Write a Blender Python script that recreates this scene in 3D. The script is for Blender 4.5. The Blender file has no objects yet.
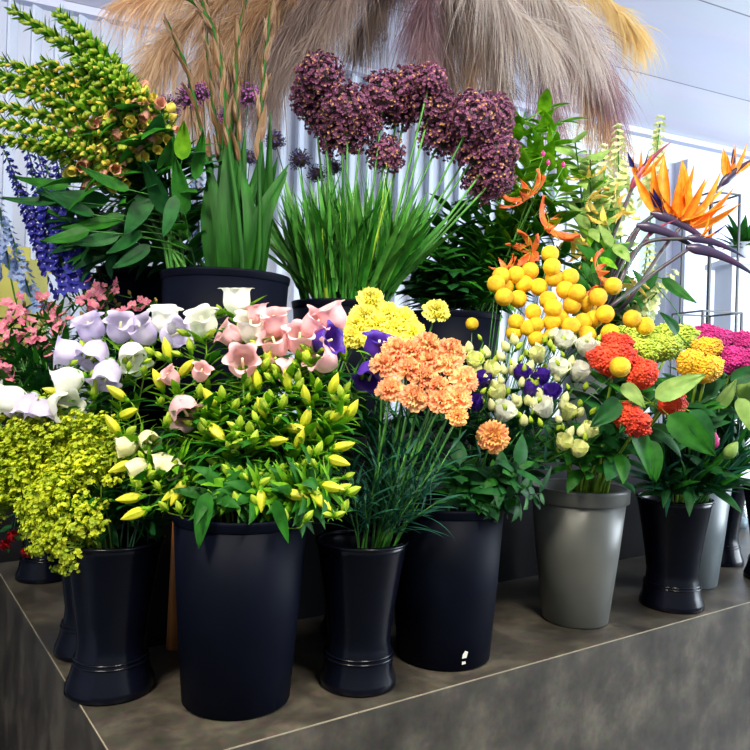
import bpy, math, random
from mathutils import Vector as V, Matrix as M, Quaternion, noise
R = random.Random(7)
PI = math.pi
scn = bpy.context.scene
COL = scn.collection
F_PX, ROLL, ZC, ZT = 735.0, math.radians(1.7), 1.438, 0.85
CAM = V((0, 0, ZC))
RT = V((math.cos(ROLL), 0, math.sin(ROLL)))
UP = V((-math.sin(ROLL), 0, math.cos(ROLL)))
FW = V((0, 1, 0))
RAD = math.radians

def at(px, py, d):                       # photo pixel at distance d -> place in the shop
    return CAM + d * (FW + (px - 375) / F_PX * RT - (py - 375) / F_PX * UP)
def vdir(ang, c=0.0):                    # heading given as seen from the shop entrance; c = turned towards the customer
    a = RAD(ang); k = math.sqrt(max(0, 1 - c * c))
    return (RT * math.cos(a) + UP * math.sin(a)) * k - FW * c

# ------------------------------------------------------------------ materials
def lin(c):
    return tuple(((v / 255) / 12.92 if v / 255 <= .04045 else ((v / 255 + .055) / 1.055) ** 2.4) for v in c) + (1,)
def mat(name, c1, c2=None, rough=.5, trans=0.0, scale=40., bump=0., metal=0., spec=.5, rnd=.12, coat=0., bscale=None, stretch=None):
    m = bpy.data.materials.new(name); m.use_nodes = True
    nt = m.node_tree; N = nt.nodes; L = nt.links
    b = N['Principled BSDF']; out = N['Material Output']
    tc = N.new('ShaderNodeTexCoord'); nz = N.new('ShaderNodeTexNoise')
    nz.inputs['Scale'].default_value = scale; nz.inputs['Detail'].default_value = 3
    src = tc.outputs['Object']
    if stretch:
        mp = N.new('ShaderNodeMapping'); mp.inputs['Scale'].default_value = stretch
        L.new(src, mp.inputs['Vector']); src = mp.outputs['Vector']
    L.new(src, nz.inputs['Vector'])
    rp = N.new('ShaderNodeValToRGB')
    rp.color_ramp.elements[0].position = .35; rp.color_ramp.elements[1].position = .65
    rp.color_ramp.elements[0].color = lin(c1); rp.color_ramp.elements[1].color = lin(c2 or c1)
    L.new(nz.outputs['Fac'], rp.inputs['Fac'])
    col = rp.outputs['Color']
    if rnd:
        oi = N.new('ShaderNodeObjectInfo'); mr = N.new('ShaderNodeMapRange')
        mr.inputs['To Min'].default_value = 1 - rnd; mr.inputs['To Max'].default_value = 1 + rnd
        L.new(oi.outputs['Random'], mr.inputs['Value'])
        hs = N.new('ShaderNodeHueSaturation'); L.new(mr.outputs['Result'], hs.inputs['Value']); L.new(col, hs.inputs['Color'])
        col = hs.outputs['Color']
    L.new(col, b.inputs['Base Color'])
    b.inputs['Roughness'].default_value = rough; b.inputs['Metallic'].default_value = metal
    b.inputs['Specular IOR Level'].default_value = spec
    if coat: b.inputs['Coat Weight'].default_value = coat
    if bump:
        bp = N.new('ShaderNodeBump'); bp.inputs['Strength'].default_value = bump; bp.inputs['Distance'].default_value = .004
        n2 = N.new('ShaderNodeTexNoise'); n2.inputs['Scale'].default_value = bscale or scale * 4; n2.inputs['Detail'].default_value = 4
        L.new(src, n2.inputs['Vector']); L.new(n2.outputs['Fac'], bp.inputs['Height']); L.new(bp.outputs['Normal'], b.inputs['Normal'])
    if trans:
        tr = N.new('ShaderNodeBsdfTranslucent'); L.new(col, tr.inputs['Color'])
        mx = N.new('ShaderNodeMixShader'); mx.inputs['Fac'].default_value = trans
        L.new(b.outputs['BSDF'], mx.inputs[1]); L.new(tr.outputs['BSDF'], mx.inputs[2]); L.new(mx.outputs['Shader'], out.inputs['Surface'])
    return m
K = {}
def dm(key, *a, **k): K[key] = mat(key, *a, **k)
dm('leaf_bright', (126, 182, 28), (80, 144, 16), .55, .3, spec=.25)
dm('leaf_green', (42, 112, 24), (26, 84, 20), .55, .25, spec=.25)
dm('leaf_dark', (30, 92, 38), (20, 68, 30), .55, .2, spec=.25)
dm('leaf_teal', (30, 86, 62), (20, 66, 50), .55, .2, spec=.25)
dm('leaf_pale', (150, 180, 98), (120, 156, 74), .55, .25, spec=.25)
dm('stem_green', (74, 138, 46), (46, 106, 32), .5, .1)
dm('stem_lime', (140, 172, 44), (104, 144, 30), .5, .15)
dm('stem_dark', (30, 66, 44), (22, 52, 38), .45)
dm('stem_wine', (58, 72, 66), (70, 44, 62), .4)
dm('white', (250, 250, 240), (240, 242, 228), .5, .3)
dm('lavender', (230, 220, 246), (208, 196, 240), .5, .3)
dm('pink', (252, 206, 208), (248, 180, 188), .5, .3)
dm('pink_small', (244, 160, 178), (226, 112, 144), .5, .25)
dm('cream', (244, 240, 196), (232, 226, 160), .5, .3)
dm('cream_green', (240, 240, 184), (220, 226, 146), .5, .3)
dm('violet', (84, 44, 170), (58, 26, 132), .5, .2)
dm('bud_yellow', (226, 220, 56), (184, 196, 30), .45, .2)
dm('bud_green', (190, 210, 60), (150, 184, 40), .5, .2)
dm('lime', (210, 214, 24), (150, 176, 20), .5, .25)
dm('peach', (255, 216, 150), (254, 164, 124), .55, .38, scale=34)
dm('peach_yellow', (255, 214, 120), (246, 156, 112), .55, .3, scale=60)
dm('yellow', (254, 248, 140), (250, 240, 100), .55, .4)
dm('craspedia', (234, 192, 20), (210, 154, 8), .7, bump=.6, bscale=500, rnd=.14)
dm('allium', (106, 52, 84), (138, 80, 116), .6, .2, scale=30, rnd=.22)
dm('allium_gold', (176, 140, 74), (150, 92, 76), .6)
dm('allium_core', (58, 30, 48), (52, 44, 36), .7)
dm('mauve', (190, 112, 184), (164, 84, 160), .6, .2)
dm('thistle', (62, 60, 128), (48, 44, 100), .6)
dm('coral_crest', (236, 76, 34), (206, 44, 28), .6, bump=.5, bscale=300, scale=30)
dm('green_crest', (180, 196, 66), (146, 172, 46), .6, bump=.5, bscale=300, scale=30)
dm('gold_crest', (240, 190, 40), (216, 152, 26), .6, bump=.5, bscale=300, scale=30)
dm('magenta_crest', (196, 40, 126), (162, 26, 104), .6, bump=.5, bscale=300, scale=30)
dm('bird_orange', (255, 172, 48), (250, 132, 24), .45, .25)
dm('bird_blue', (34, 34, 110), (24, 22, 80), .4)
dm('bird_spathe', (40, 52, 78), (66, 44, 72), .35, scale=14)
dm('bird_red', (176, 58, 84), (120, 48, 76), .4)
dm('glad_bract', (98, 52, 30), (96, 84, 40), .5, .1, scale=16)
dm('glad_leaf', (34, 92, 22), (18, 62, 14), .6, .2, spec=.2, scale=8, stretch=(6, 6, .4))
dm('fox_yellow', (240, 220, 90), (226, 196, 80), .5, .25)
dm('fox_pink', (236, 172, 136), (222, 150, 140), .5, .25)
dm('fox_green', (132, 168, 44), (176, 192, 62), .5, .2, scale=60)
dm('delph', (44, 54, 172), (74, 66, 168), .5, .2)
dm('delph_pale', (146, 174, 222), (174, 190, 230), .5, .2)
dm('gloriosa', (240, 92, 44), (250, 134, 64), .5, .25)
dm('gloriosa_yellow', (236, 220, 90), (244, 196, 110), .5, .3)
dm('stock', (240, 240, 190), (206, 220, 140), .5, .3)
dm('red', (196, 24, 34), (150, 12, 32), .35)
dm('brown_bud', (150, 120, 60), (120, 128, 50), .6)
dm('plume_tan', (232, 200, 160), (208, 168, 128), .8, .3, scale=5, rnd=.1)
dm('plume_grey', (176, 156, 142), (146, 124, 116), .8, .3, scale=5, rnd=.12)
dm('plume_mauve', (196, 160, 160), (160, 128, 138), .8, .3, scale=5, rnd=.1)
dm('plume_gold', (250, 230, 176), (238, 210, 146), .8, .35, scale=5, rnd=.08)
dm('plume_white', (240, 230, 220), (222, 208, 198), .8, .35, scale=5, rnd=.06)
dm('straw', (170, 140, 90), (140, 112, 70), .7)
dm('black_plastic', (5, 8, 18), (8, 11, 25), .55, scale=6, spec=.06, rnd=.05, bump=.05, bscale=30)
dm('black_gloss', (5, 7, 16), (8, 10, 22), .22, scale=6, spec=.22, rnd=.05)
dm('grey_plastic', (96, 96, 90), (104, 104, 98), .4, scale=8, spec=.5, rnd=.0)
dm('silver_plastic', (112, 120, 122), (102, 110, 114), .35, scale=8, rnd=0)
dm('wood_light', (190, 122, 62), (160, 96, 46), .5, scale=30, stretch=(4, 4, .4))
dm('dark_board', (12, 12, 15), (17, 17, 20), .7, scale=10, spec=.15)
dm('strip', (150, 140, 120), (132, 122, 104), .5, scale=30)
dm('paint_white', (226, 228, 238), (218, 220, 232), .6, scale=2, rnd=0)
dm('paint_lilac', (206, 208, 228), (196, 200, 222), .6, scale=2, rnd=0)
dm('wire_black', (10, 11, 12), None, .4, rnd=0)
dm('corrugated', (204, 210, 222), (194, 200, 214), .45, scale=3, metal=.0, rnd=0)
dm('olive_board', (206, 196, 92), (190, 180, 80), .5, scale=6, rnd=0)
dm('floor_grey', (120, 116, 112), (104, 100, 98), .5, scale=3, rnd=0, bump=.1)
dm('label_white', (226, 226, 220), None, .5, rnd=0)
def stone(name, a, b, c):                # blotchy concrete-look laminate
    m = bpy.data.materials.new(name); m.use_nodes = True
    nt = m.node_tree; N = nt.nodes; L = nt.links; bs = N['Principled BSDF']
    tc = N.new('ShaderNodeTexCoord')
    n1 = N.new('ShaderNodeTexNoise'); n1.inputs['Scale'].default_value = 8; n1.inputs['Detail'].default_value = 7; n1.inputs['Roughness'].default_value = .62
    n2 = N.new('ShaderNodeTexNoise'); n2.inputs['Scale'].default_value = 60; n2.inputs['Detail'].default_value = 4
    L.new(tc.outputs['Object'], n1.inputs['Vector']); L.new(tc.outputs['Object'], n2.inputs['Vector'])
    rp = N.new('ShaderNodeValToRGB'); e = rp.color_ramp.elements
    e[0].position = .33; e[0].color = lin(a); e[1].position = .68; e[1].color = lin(c)
    x = e.new(.5); x.color = lin(b)
    L.new(n1.outputs['Fac'], rp.inputs['Fac'])
    mx = N.new('ShaderNodeMix'); mx.data_type = 'RGBA'; mx.blend_type = 'OVERLAY'; mx.inputs[0].default_value = .45
    L.new(rp.outputs['Color'], mx.inputs[6]); L.new(n2.outputs['Color'], mx.inputs[7])
    hs = N.new('ShaderNodeHueSaturation'); hs.inputs['Saturation'].default_value = .8
    L.new(mx.outputs[2], hs.inputs['Color']); L.new(hs.outputs['Color'], bs.inputs['Base Color'])
    rr = N.new('ShaderNodeMapRange'); rr.inputs['To Min'].default_value = .3; rr.inputs['To Max'].default_value = .5
    L.new(n1.outputs['Fac'], rr.inputs['Value']); L.new(rr.outputs['Result'], bs.inputs['Roughness'])
    K[name] = m
stone('laminate', (42, 38, 32), (64, 58, 48), (92, 84, 68))
def glass(name):
    m = bpy.data.materials.new(name); m.use_nodes = True
    nt = m.node_tree; N = nt.nodes; L = nt.links
    t = N.new('ShaderNodeBsdfTransparent'); g = N.new('ShaderNodeBsdfGlossy'); g.inputs['Roughness'].default_value = .03
    t.inputs['Color'].default_value = (.93, .98, 1, 1)
    mx = N.new('ShaderNodeMixShader'); mx.inputs['Fac'].default_value = .06
    L.new(t.outputs['BSDF'], mx.inputs[1]); L.new(g.outputs['BSDF'], mx.inputs[2])
    L.new(mx.outputs['Shader'], N['Material Output'].inputs['Surface']); K[name] = m
glass('glass')
def boards(name):                        # painted ceiling boards with thin dark seams
    m = bpy.data.materials.new(name); m.use_nodes = True
    nt = m.node_tree; N = nt.nodes; L = nt.links; b = N['Principled BSDF']
    tc = N.new('ShaderNodeTexCoord'); br = N.new('ShaderNodeTexBrick')
    br.inputs['Color1'].default_value = lin((226, 226, 240)); br.inputs['Color2'].default_value = lin((216, 218, 236)); br.inputs['Mortar'].default_value = lin((128, 128, 146))
    br.inputs['Scale'].default_value = 1; br.inputs['Mortar Size'].default_value = .004; br.inputs['Brick Width'].default_value = 9; br.inputs['Row Height'].default_value = .62
    L.new(tc.outputs['Object'], br.inputs['Vector'])
    nz = N.new('ShaderNodeTexNoise'); nz.inputs['Scale'].default_value = 1.2
    mp = N.new('ShaderNodeMapping'); mp.inputs['Scale'].default_value = (.6, 4, 1)
    L.new(tc.outputs['Object'], mp.inputs['Vector']); L.new(mp.outputs['Vector'], nz.inputs['Vector'])
    mx = N.new('ShaderNodeMix'); mx.data_type = 'RGBA'; mx.blend_type = 'MULTIPLY'; mx.inputs[0].default_value = .18
    L.new(br.outputs['Color'], mx.inputs[6]); L.new(nz.outputs['Color'], mx.inputs[7]); L.new(mx.outputs[2], b.inputs['Base Color'])
    b.inputs['Roughness'].default_value = .5; K[name] = m
boards('ceiling_boards')

# ------------------------------------------------------------------ mesh helpers
class MB:
    def __init__(s): s.v = []; s.f = []; s.m = []; s.k = []
    def mi(s, key):
        if key not in s.k: s.k.append(key)
        return s.k.index(key)
    def grid(s, fn, nu, nv, key, closed=False, X=None):
        o = len(s.v); w = nu if closed else nu + 1; mi = s.mi(key)
        for j in range(nv + 1):
            for i in range(w):
                p = fn(i / nu, j / nv); s.v.append(X @ p if X else p)
        for j in range(nv):
            for i in range(nu):
                a = o + j * w + i; b = o + j * w + (i + 1) % w
                s.f.append((a, b, b + w, a + w)); s.m.append(mi)
    def poly(s, pts, key):
        o = len(s.v); s.v += pts; s.f.append(tuple(range(o, o + len(pts)))); s.m.append(s.mi(key))
    def tube(s, pts, rad, key, n=6):
        rr = rad if isinstance(rad, (list, tuple)) else [rad] * len(pts)
        o = len(s.v); mi = s.mi(key)
        t = (pts[1] - pts[0]).normalized(); a = t.orthogonal().normalized()
        for i, p in enumerate(pts):
            q = pts[min(i + 1, len(pts) - 1)] - pts[max(i - 1, 0)]
            if q.length > 1e-9: t = q.normalized()
            a = (a - t * a.dot(t)); a = a.normalized() if a.length > 1e-6 else t.orthogonal().normalized()
            b = t.cross(a)
            for k in range(n):
                h = 2 * PI * k / n; s.v.append(p + (a * math.cos(h) + b * math.sin(h)) * rr[i])
        for i in range(len(pts) - 1):
            for k in range(n):
                s.f.append((o + i * n + k, o + i * n + (k + 1) % n, o + (i + 1) * n + (k + 1) % n, o + (i + 1) * n + k)); s.m.append(mi)
        e = o + (len(pts) - 1) * n
        s.f.append(tuple(range(e, e + n))); s.m.append(mi)
        s.f.append(tuple(range(o + n - 1, o - 1, -1))); s.m.append(mi)
    def box(s, lo, hi, key, X=None):
        o = len(s.v); mi = s.mi(key)
        for z in (lo[2], hi[2]):
            for y in (lo[1], hi[1]):
                for x in (lo[0], hi[0]):
                    p = V((x, y, z)); s.v.append(X @ p if X else p)
        for f in ((0, 2, 3, 1), (4, 5, 7, 6), (0, 1, 5, 4), (2, 6, 7, 3), (0, 4, 6, 2), (1, 3, 7, 5)):
            s.f.append(tuple(o + i for i in f)); s.m.append(mi)
    def lathe(s, prof, key, n=48, X=None):
        def fn(u, v):
            r, z = prof[round(v * (len(prof) - 1))]; a = 2 * PI * u
            return V((r * math.cos(a), r * math.sin(a), z))
        s.grid(fn, n, len(prof) - 1, key, True, X)
    def mesh(s, name, smooth=True):
        me = bpy.data.meshes.new(name); me.from_pydata([tuple(p) for p in s.v], [], s.f)
        for k in s.k: me.materials.append(K[k])
        me.polygons.foreach_set('material_index', s.m)
        if smooth: me.polygons.foreach_set('use_smooth', [True] * len(s.f))
        me.update(); return me

def frame(d, spin=0.):                   # rotation carrying +Z to d
    return V(d).normalized().to_track_quat('Z', 'Y').to_matrix() @ M.Rotation(spin, 3, 'Z')
def frame_y(d, y):                       # +Z along d, leaf face (+Y) towards y
    z = V(d).normalized(); y = (V(y) - z * z.dot(V(y))).normalized(); return M((y.cross(z), y, z)).transposed()
LANCE = lambda t: math.sin(PI * min(1, t * .98 + .02) ** .72) ** .9
BROAD = lambda t: math.sin(PI * t ** .62) ** .8
FAN = lambda t: .16 + .84 * t ** .85 if t < .9 else .95 * (1 - (t - .9) * 3.2)
ROUND = lambda t: math.sqrt(max(0, math.sin(PI * (t * .9 + .06) ** 1.25)))
SWORD = lambda t: min(1, .75 + t) * (1 - max(0, t - .55) / .45) ** .7 if t < 1 else 0
def petal(mb, key, th, r0, z0, L, W, a0, a1, prof=LANCE, cup=0., ruf=0., fr=3., nu=4, nv=6, X=None, ph=0., fold=0.):
    ys = [0.]; zs = [0.]
    for j in range(nv):
        a = RAD(a0 + a1 * (j + .5) / nv); ys.append(ys[-1] + L / nv * math.sin(a)); zs.append(zs[-1] + L / nv * math.cos(a))
    c, sn = math.cos(th), math.sin(th)
    def fn(u, v):
        j = round(v * nv); x = 2 * u - 1; w = W * .5 * max(.02, prof(v)); a = RAD(a0 + a1 * v)
        off = -cup * w * x * x - fold * w * abs(x) + (ruf * v * v * math.sin(fr * x * PI + ph) if ruf else 0)
        y = r0 + ys[j] + off * math.cos(a); z = z0 + zs[j] - off * math.sin(a); xx = x * w
        return V((xx * c - y * sn, xx * sn + y * c, z))
    mb.grid(fn, nu, nv, key, False, X)
def spline(pts, n):
    p = [2 * pts[0] - pts[1]] + list(pts) + [2 * pts[-1] - pts[-2]]; out = []
    segs = len(pts) - 1
    for i in range(n + 1):
        g = min(i / n * segs, segs - 1e-6); k = int(g); t = g - k
        a, b, c, d = p[k:k + 4]
        out.append(.5 * ((2 * b) + (c - a) * t + (2 * a - 5 * b + 4 * c - d) * t * t + (3 * b - a - 3 * c + d) * t ** 3))
    return out
def tail(poly, L, n):                    # last length L of a polyline, resampled, tip last
    ds = [0]
    for i in range(1, len(poly)): ds.append(ds[-1] + (poly[i] - poly[i - 1]).length)
    T = ds[-1]; L = min(L, T * .95); out = []
    for i in range(n + 1):
        s = T - L + L * i / n; k = 1
        while k < len(ds) - 1 and ds[k] < s: k += 1
        g = (s - ds[k - 1]) / max(1e-9, ds[k] - ds[k - 1]); out.append(poly[k - 1].lerp(poly[k], max(0, min(1, g))))
    return out

# ------------------------------------------------------------------ scene graph helpers
def link(name, data, parent=None, loc=None, rot=None, sc=1.):
    o = bpy.data.objects.new(name, data); COL.objects.link(o)
    if parent: o.parent = parent
    X = M.Translation(loc or (0, 0, 0))
    if rot is not None: X = X @ rot.to_4x4()
    if sc != 1.: X = X @ M.Scale(sc, 4)
    o.matrix_basis = X
    return o
def thing(name, label, cat, loc, group=None, rotz=0.):
    o = bpy.data.objects.new(name, None); COL.objects.link(o); o.empty_display_size = .02
    o.location = loc; o.rotation_euler = (0, 0, rotz)
    o['label'] = label; o['category'] = cat
    if group: o['group'] = group
    return o
def struct(name, mesh, loc=(0, 0, 0), rotz=0.):
    o = link(name, mesh); o.location = loc; o.rotation_euler = (0, 0, rotz); o['kind'] = 'structure'; return o

ORD = 'first second third fourth fifth sixth seventh eighth ninth tenth eleventh twelfth thirteenth fourteenth fifteenth'.split()
def rows(pts, names):                    # for each point: (which from the left, which row)
    n = len(names); idx = sorted(range(len(pts)), key=lambda i: pts[i][1]); out = [None] * len(pts)
    size = math.ceil(len(pts) / n)
    for r in range(n):
        seg = sorted(idx[r * size:(r + 1) * size], key=lambda i: pts[i][0])
        for k, i in enumerate(seg):
            out[i] = ('leftmost' if k == 0 else 'rightmost' if k == len(seg) - 1 else ORD[k] + ' from left', names[r])
    return out
R3 = ['top', 'middle', 'bottom']; R2 = ['upper', 'lower']; R4 = ['top', 'upper middle', 'lower middle', 'bottom']

# ------------------------------------------------------------------ flower heads (shared meshes, +Z = facing)
def part_mesh(fn, name):
    mb = MB(); fn(mb); return mb.mesh(name)
def bell(mb, key, L, r, flare=1.25, lobes=5, nu=40, nv=14, ins=True):
    def fn(u, v):
        th = 2 * PI * u; lb = .5 + .5 * math.cos(lobes * th)
        q = r * (.34 + .66 * math.sin(min(1, v * 2.1) * PI / 2)) * (1 + .05 * math.sin(PI * v) - .10 * v)
        q *= 1 + (flare - 1) * max(0, (v - .76) / .24) ** 1.5 * (.25 + 1.0 * lb)
        q *= 1 + .035 * math.cos(lobes * th) * math.sin(PI * v)
        z = L * v + L * .14 * (lb - .5) * v ** 5 - L * .17 * lb * max(0, (v - .84) / .16) ** 2
        return V((q * math.cos(th), q * math.sin(th), z))
    mb.grid(fn, nu, nv, key, True)
    if ins: mb.tube([V((0, 0, L * .1)), V((0, 0, L * .8))], [.0016, .0022], 'cream', 5)
def calyx(mb, key, L, r, n=5, a0=40, a1=50, W=None):
    for i in range(n): petal(mb, key, 2 * PI * i / n, r * .3, -.002, L, W or L * .38, a0, a1, LANCE, nu=2, nv=4)
    mb.lathe([(.0005, -.006), (r * .5, -.004), (r * .62, .002), (r * .3, .006)], key, 10)
def spindle(mb, key, L, r, ridges=5, amp=.12, z0=0., tw=0., pw=.8):
    def fn(u, v):
        th = 2 * PI * u; q = r * max(.03, math.sin(PI * v ** pw)) ** .8 * (1 + amp * math.cos(ridges * th))
        return V((q * math.cos(th + tw * v), q * math.sin(th + tw * v), z0 + L * v))
    mb.grid(fn, ridges * 4 if ridges else 14, 9, key, True)
def carn(mb, key, s=1., seed=0):
    g = random.Random(seed)
    for ring, (n, a0, a1, L) in enumerate([(4, 2, 24, .029), (6, 16, 32, .031), (7, 34, 36, .033), (8, 54, 38, .035), (8, 74, 34, .036)]):
        for i in range(n):
            petal(mb, key, 2 * PI * (i + ring * .37) / n + g.uniform(-.15, .15), .002 * ring, .002 * (4 - ring), L * s * g.uniform(.85, 1.05), .034 * s, a0 + g.uniform(-8, 8), a1 + g.uniform(-10, 14),
                  FAN, ruf=.0055 * s, fr=g.uniform(1.8, 2.8), nu=9, nv=5, ph=g.uniform(0, 6))
def carn_cal(mb):
    mb.lathe([(.002, -.03), (.0065, -.026), (.0075, -.012), (.0085, -.002), (.006, .004)], 'stem_green', 10)
    for i in range(5): petal(mb, 'stem_green', 2 * PI * i / 5, .0075, -.006, .01, .007, 12, 10, nu=2, nv=3)
def bumpy(mb, key, r, lv, fn):
    import bmesh
    bm = bmesh.new(); bmesh.ops.create_icosphere(bm, subdivisions=lv, radius=1)
    o = len(mb.v); mi = mb.mi(key)
    for v in bm.verts: mb.v.append(fn(v.co.copy()) * r)
    for f in bm.faces: mb.f.append(tuple(o + v.index for v in f.verts)); mb.m.append(mi)
    bm.free()
def fib(n):
    for i in range(n):
        z = 1 - 2 * (i + .5) / n; a = i * 2.399963; q = math.sqrt(1 - z * z); yield V((q * math.cos(a), q * math.sin(a), z))
def ball(mb):
    def fn(p): return p * (1 + .035 * noise.noise(p * 9) + .03 * noise.noise(p * 22))
    bumpy(mb, 'craspedia', .0215, 4, fn)
def star(mb, key, c, d, r, n=5, g=R, lift=.35):
    X = frame(d, g.uniform(0, 6.28)); mi = mb.mi(key)
    for k in range(n):
        a = 2 * PI * k / n
        for sgn in (0,):
            p0 = c; ca, sa = math.cos(a), math.sin(a); w = r * .42
            t = c + X @ V((ca * r, sa * r, lift * r))
            m1 = c + X @ V((ca * r * .6 - sa * w, sa * r * .6 + ca * w, lift * r * .75)); m2 = c + X @ V((ca * r * .6 + sa * w, sa * r * .6 - ca * w, lift * r * .75))
            o = len(mb.v); mb.v += [p0, m2, t, m1]; mb.f.append((o, o + 1, o + 2, o + 3)); mb.m.append(mi)
def allium_head(mb, key, r, n, seed, gold=True, core='allium_core'):
    g = random.Random(seed)
    bumpy(mb, core, r * .62, 2, lambda p: p)
    for d in fib(n):
        if d.z < -.8: continue
        d = (d + V((g.uniform(-.2, .2), g.uniform(-.2, .2), g.uniform(-.2, .2)))).normalized()
        q = r * g.uniform(.74, 1.08); c = d * q
        mb.tube([d * r * .55, c], [.0007, .0009], core, 3)
        star(mb, key, c, d + V((g.uniform(-.5, .5), g.uniform(-.5, .5), g.uniform(-.3, .5))), r * .105, 6, g, .5)
        if gold:
            star(mb, 'allium_gold' if g.random() < .36 else key, c + d * .0035, d, r * .062, 5, g, .8)
def crest(mb, key, seed, w=.040, dpt=.021, h=.026):
    o = V((seed * 3.7, seed * 1.3, 0))
    def fn(p):
        q = V((p.x * w * (.68 + .32 * p.z), p.y * dpt * (.75 + .25 * p.z), p.z * h + h * .6))
        s = q * 90 + o
        wv = V((noise.noise(s * .8), noise.noise(s * .8 + V((9, 0, 0))), noise.noise(s * .8 + V((0, 9, 0)))))
        b = 1 - abs(noise.noise(s * 5.2 + wv * 1.6)) * 2.6
        b2 = noise.noise(s * .9)
        return q + p.normalized() * (.0026 * b + .005 * b2) * (1 if p.z > -.75 else .3)
    bumpy(mb, key, 1, 4, fn); g = random.Random(seed)
    for p in fib(620):
        if p.z < -.55: continue
        p = (p + V((g.uniform(-.06, .06), g.uniform(-.06, .06), g.uniform(-.06, .06)))).normalized(); c = fn(p) + p * g.uniform(-.001, .002); q = g.uniform(.0018, .0033)
        bumpy(mb, key, q, 1, lambda e: e + c / q)
def cup(mb, key, s, open_, seed):
    g = random.Random(seed)
    for ring in (0, 1):
        for i in range(5):
            petal(mb, key, 2 * PI * (i + ring * .5) / 5, .003, 0, s * (1.0 - .08 * ring), s * .95, (24 if ring else 14) + open_ * .3, -18 + open_ + g.uniform(-8, 8), ROUND, cup=.45, ruf=s * .03, fr=1.5, nu=6, nv=7, ph=g.uniform(0, 6))
    mb.tube([V((0, 0, .002)), V((0, 0, s * .4))], .003, 'cream_green', 6)
def simple5(mb, key, r, n=5, eye='cream', a0=70, a1=15, W=.8):
    for i in range(n): petal(mb, key, 2 * PI * i / n, r * .08, 0, r, r * W, a0, a1, ROUND, nu=2, nv=4, ruf=r * .08, fr=1)
    bumpy(mb, eye, r * .14, 1, lambda p: p + V((0, 0, .6)))
def lily(mb, key, L, W, n=6, a0=95, a1=-70, sts=True, stkey='bud_green'):
    for i in range(n):
        petal(mb, key, 2 * PI * i / n, .004, 0, L * (1 if i % 2 else .93), W, a0, a1 + (12 if i % 2 else -8), LANCE, ruf=W * .28, fr=2.2, nu=6, nv=10, ph=i)
    if sts:
        for i in range(6):
            a = 2 * PI * i / 6 + .3; e = V((math.cos(a) * L * .55, math.sin(a) * L * .55, L * .12))
            mb.tube([V((0, 0, 0)), e * .5 + V((0, 0, .004)), e], .0007, stkey, 4); mb.tube([e - V((0, 0, .004)), e + V((0, 0, .004))], .0013, 'brown_bud', 4)

H = {}       # kind -> (part name, mesh, [(sub-part name, mesh)], label)
def head(k, name, fn, subs=(), label=None): H[k] = (name, part_mesh(fn, name), [(n, part_mesh(f, n)) for n, f in subs], label)
cg = lambda mb: calyx(mb, 'leaf_bright', .020, .011)
for k, key, lab in (('w', 'white', 'white bell flower'), ('l', 'lavender', 'pale lavender bell flower'), ('p', 'pink', 'pink bell flower'), ('v', 'violet', 'violet bell flower'), ('c', 'cream', 'cream bell flower')):
    sz = .78 if k in 'c' else 1.
    head(k, 'bell_flower', lambda mb, key=key, sz=sz: bell(mb, key, 0.050 * sz, .0218 * sz, 1.5 if sz == 1 else 1.2), [('calyx', cg)], lab)
cb = lambda mb: calyx(mb, 'leaf_bright', .019, .008, a0=25, a1=40, W=.006)
head('b', 'bud', lambda mb: spindle(mb, 'bud_yellow', .044, .0085), [('calyx', cb)], 'yellow-green bud')
head('g', 'bud', lambda mb: spindle(mb, 'bud_green', .028, .0065), [('calyx', cb)])
for k, key in (('cp', 'peach'), ('cq', 'peach_yellow'), ('cy', 'yellow')):
    head(k, 'flower', lambda mb, key=key: carn(mb, key, 1., hash(key) % 7 if 0 else len(key)), [('calyx', carn_cal)])
head('ball', 'flower_ball', ball)
for i in range(3): head('al%d' % i, 'flower_head', lambda mb, i=i: allium_head(mb, 'allium', .066, 460, i))
head('mv', 'flower_head', lambda mb: allium_head(mb, 'mauve', .035, 150, 5, False))
head('th', 'flower_head', lambda mb: allium_head(mb, 'thistle', .032, 130, 6, False))
for k, key in (('r', 'coral_crest'), ('e', 'green_crest'), ('y', 'gold_crest'), ('m', 'magenta_crest')):
    for i in range(2): head('c%s%d' % (k, i), 'flower_crest', lambda mb, key=key, i=i: crest(mb, key, i + len(key)))
lc = lambda mb: calyx(mb, 'leaf_green', .016, .006, a0=20, a1=30, W=.003)
for k, key in (('lw', 'white'), ('lc', 'cream_green'), ('lv', 'violet')):
    head(k, 'flower', lambda mb, key=key: cup(mb, key, .036, 18, 3), [('calyx', lc)])
head('lb', 'bud', lambda mb: spindle(mb, 'cream_green', .030, .0095, 5, .05, tw=1.4, pw=.7), [('calyx', lc)])
head('lg', 'bud', lambda mb: spindle(mb, 'bud_green', .024, .006, 5, .05, tw=1.4, pw=.7), [('calyx', lc)])
head('pk', 'flower', lambda mb: simple5(mb, 'pink_small', .017))
head('bb', 'bud', lambda mb: spindle(mb, 'brown_bud', .012, .0035, 3, .05))
head('gl', 'flower', lambda mb: lily(mb, 'gloriosa', .085, .024))
head('gy', 'flower', lambda mb: lily(mb, 'gloriosa_yellow', .075, .02))
head('rd', 'flower', lambda mb: cup(mb, 'red', .034, -4, 9))
head('tb', 'bud', lambda mb: spindle(mb, 'leaf_pale', .05, .015, 3, .06), label='pale green closed bud')
head('tp', 'bud', lambda mb: (spindle(mb, 'magenta_crest', .045, .015, 3, .06), petal(mb, 'cream', 1, .006, 0, .034, .022, 20, -10, BROAD, cup=.4), petal(mb, 'cream', 3.2, .006, 0, .034, .022, 20, -10, BROAD, cup=.4)), label='purple bud in cream sheath')
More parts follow.
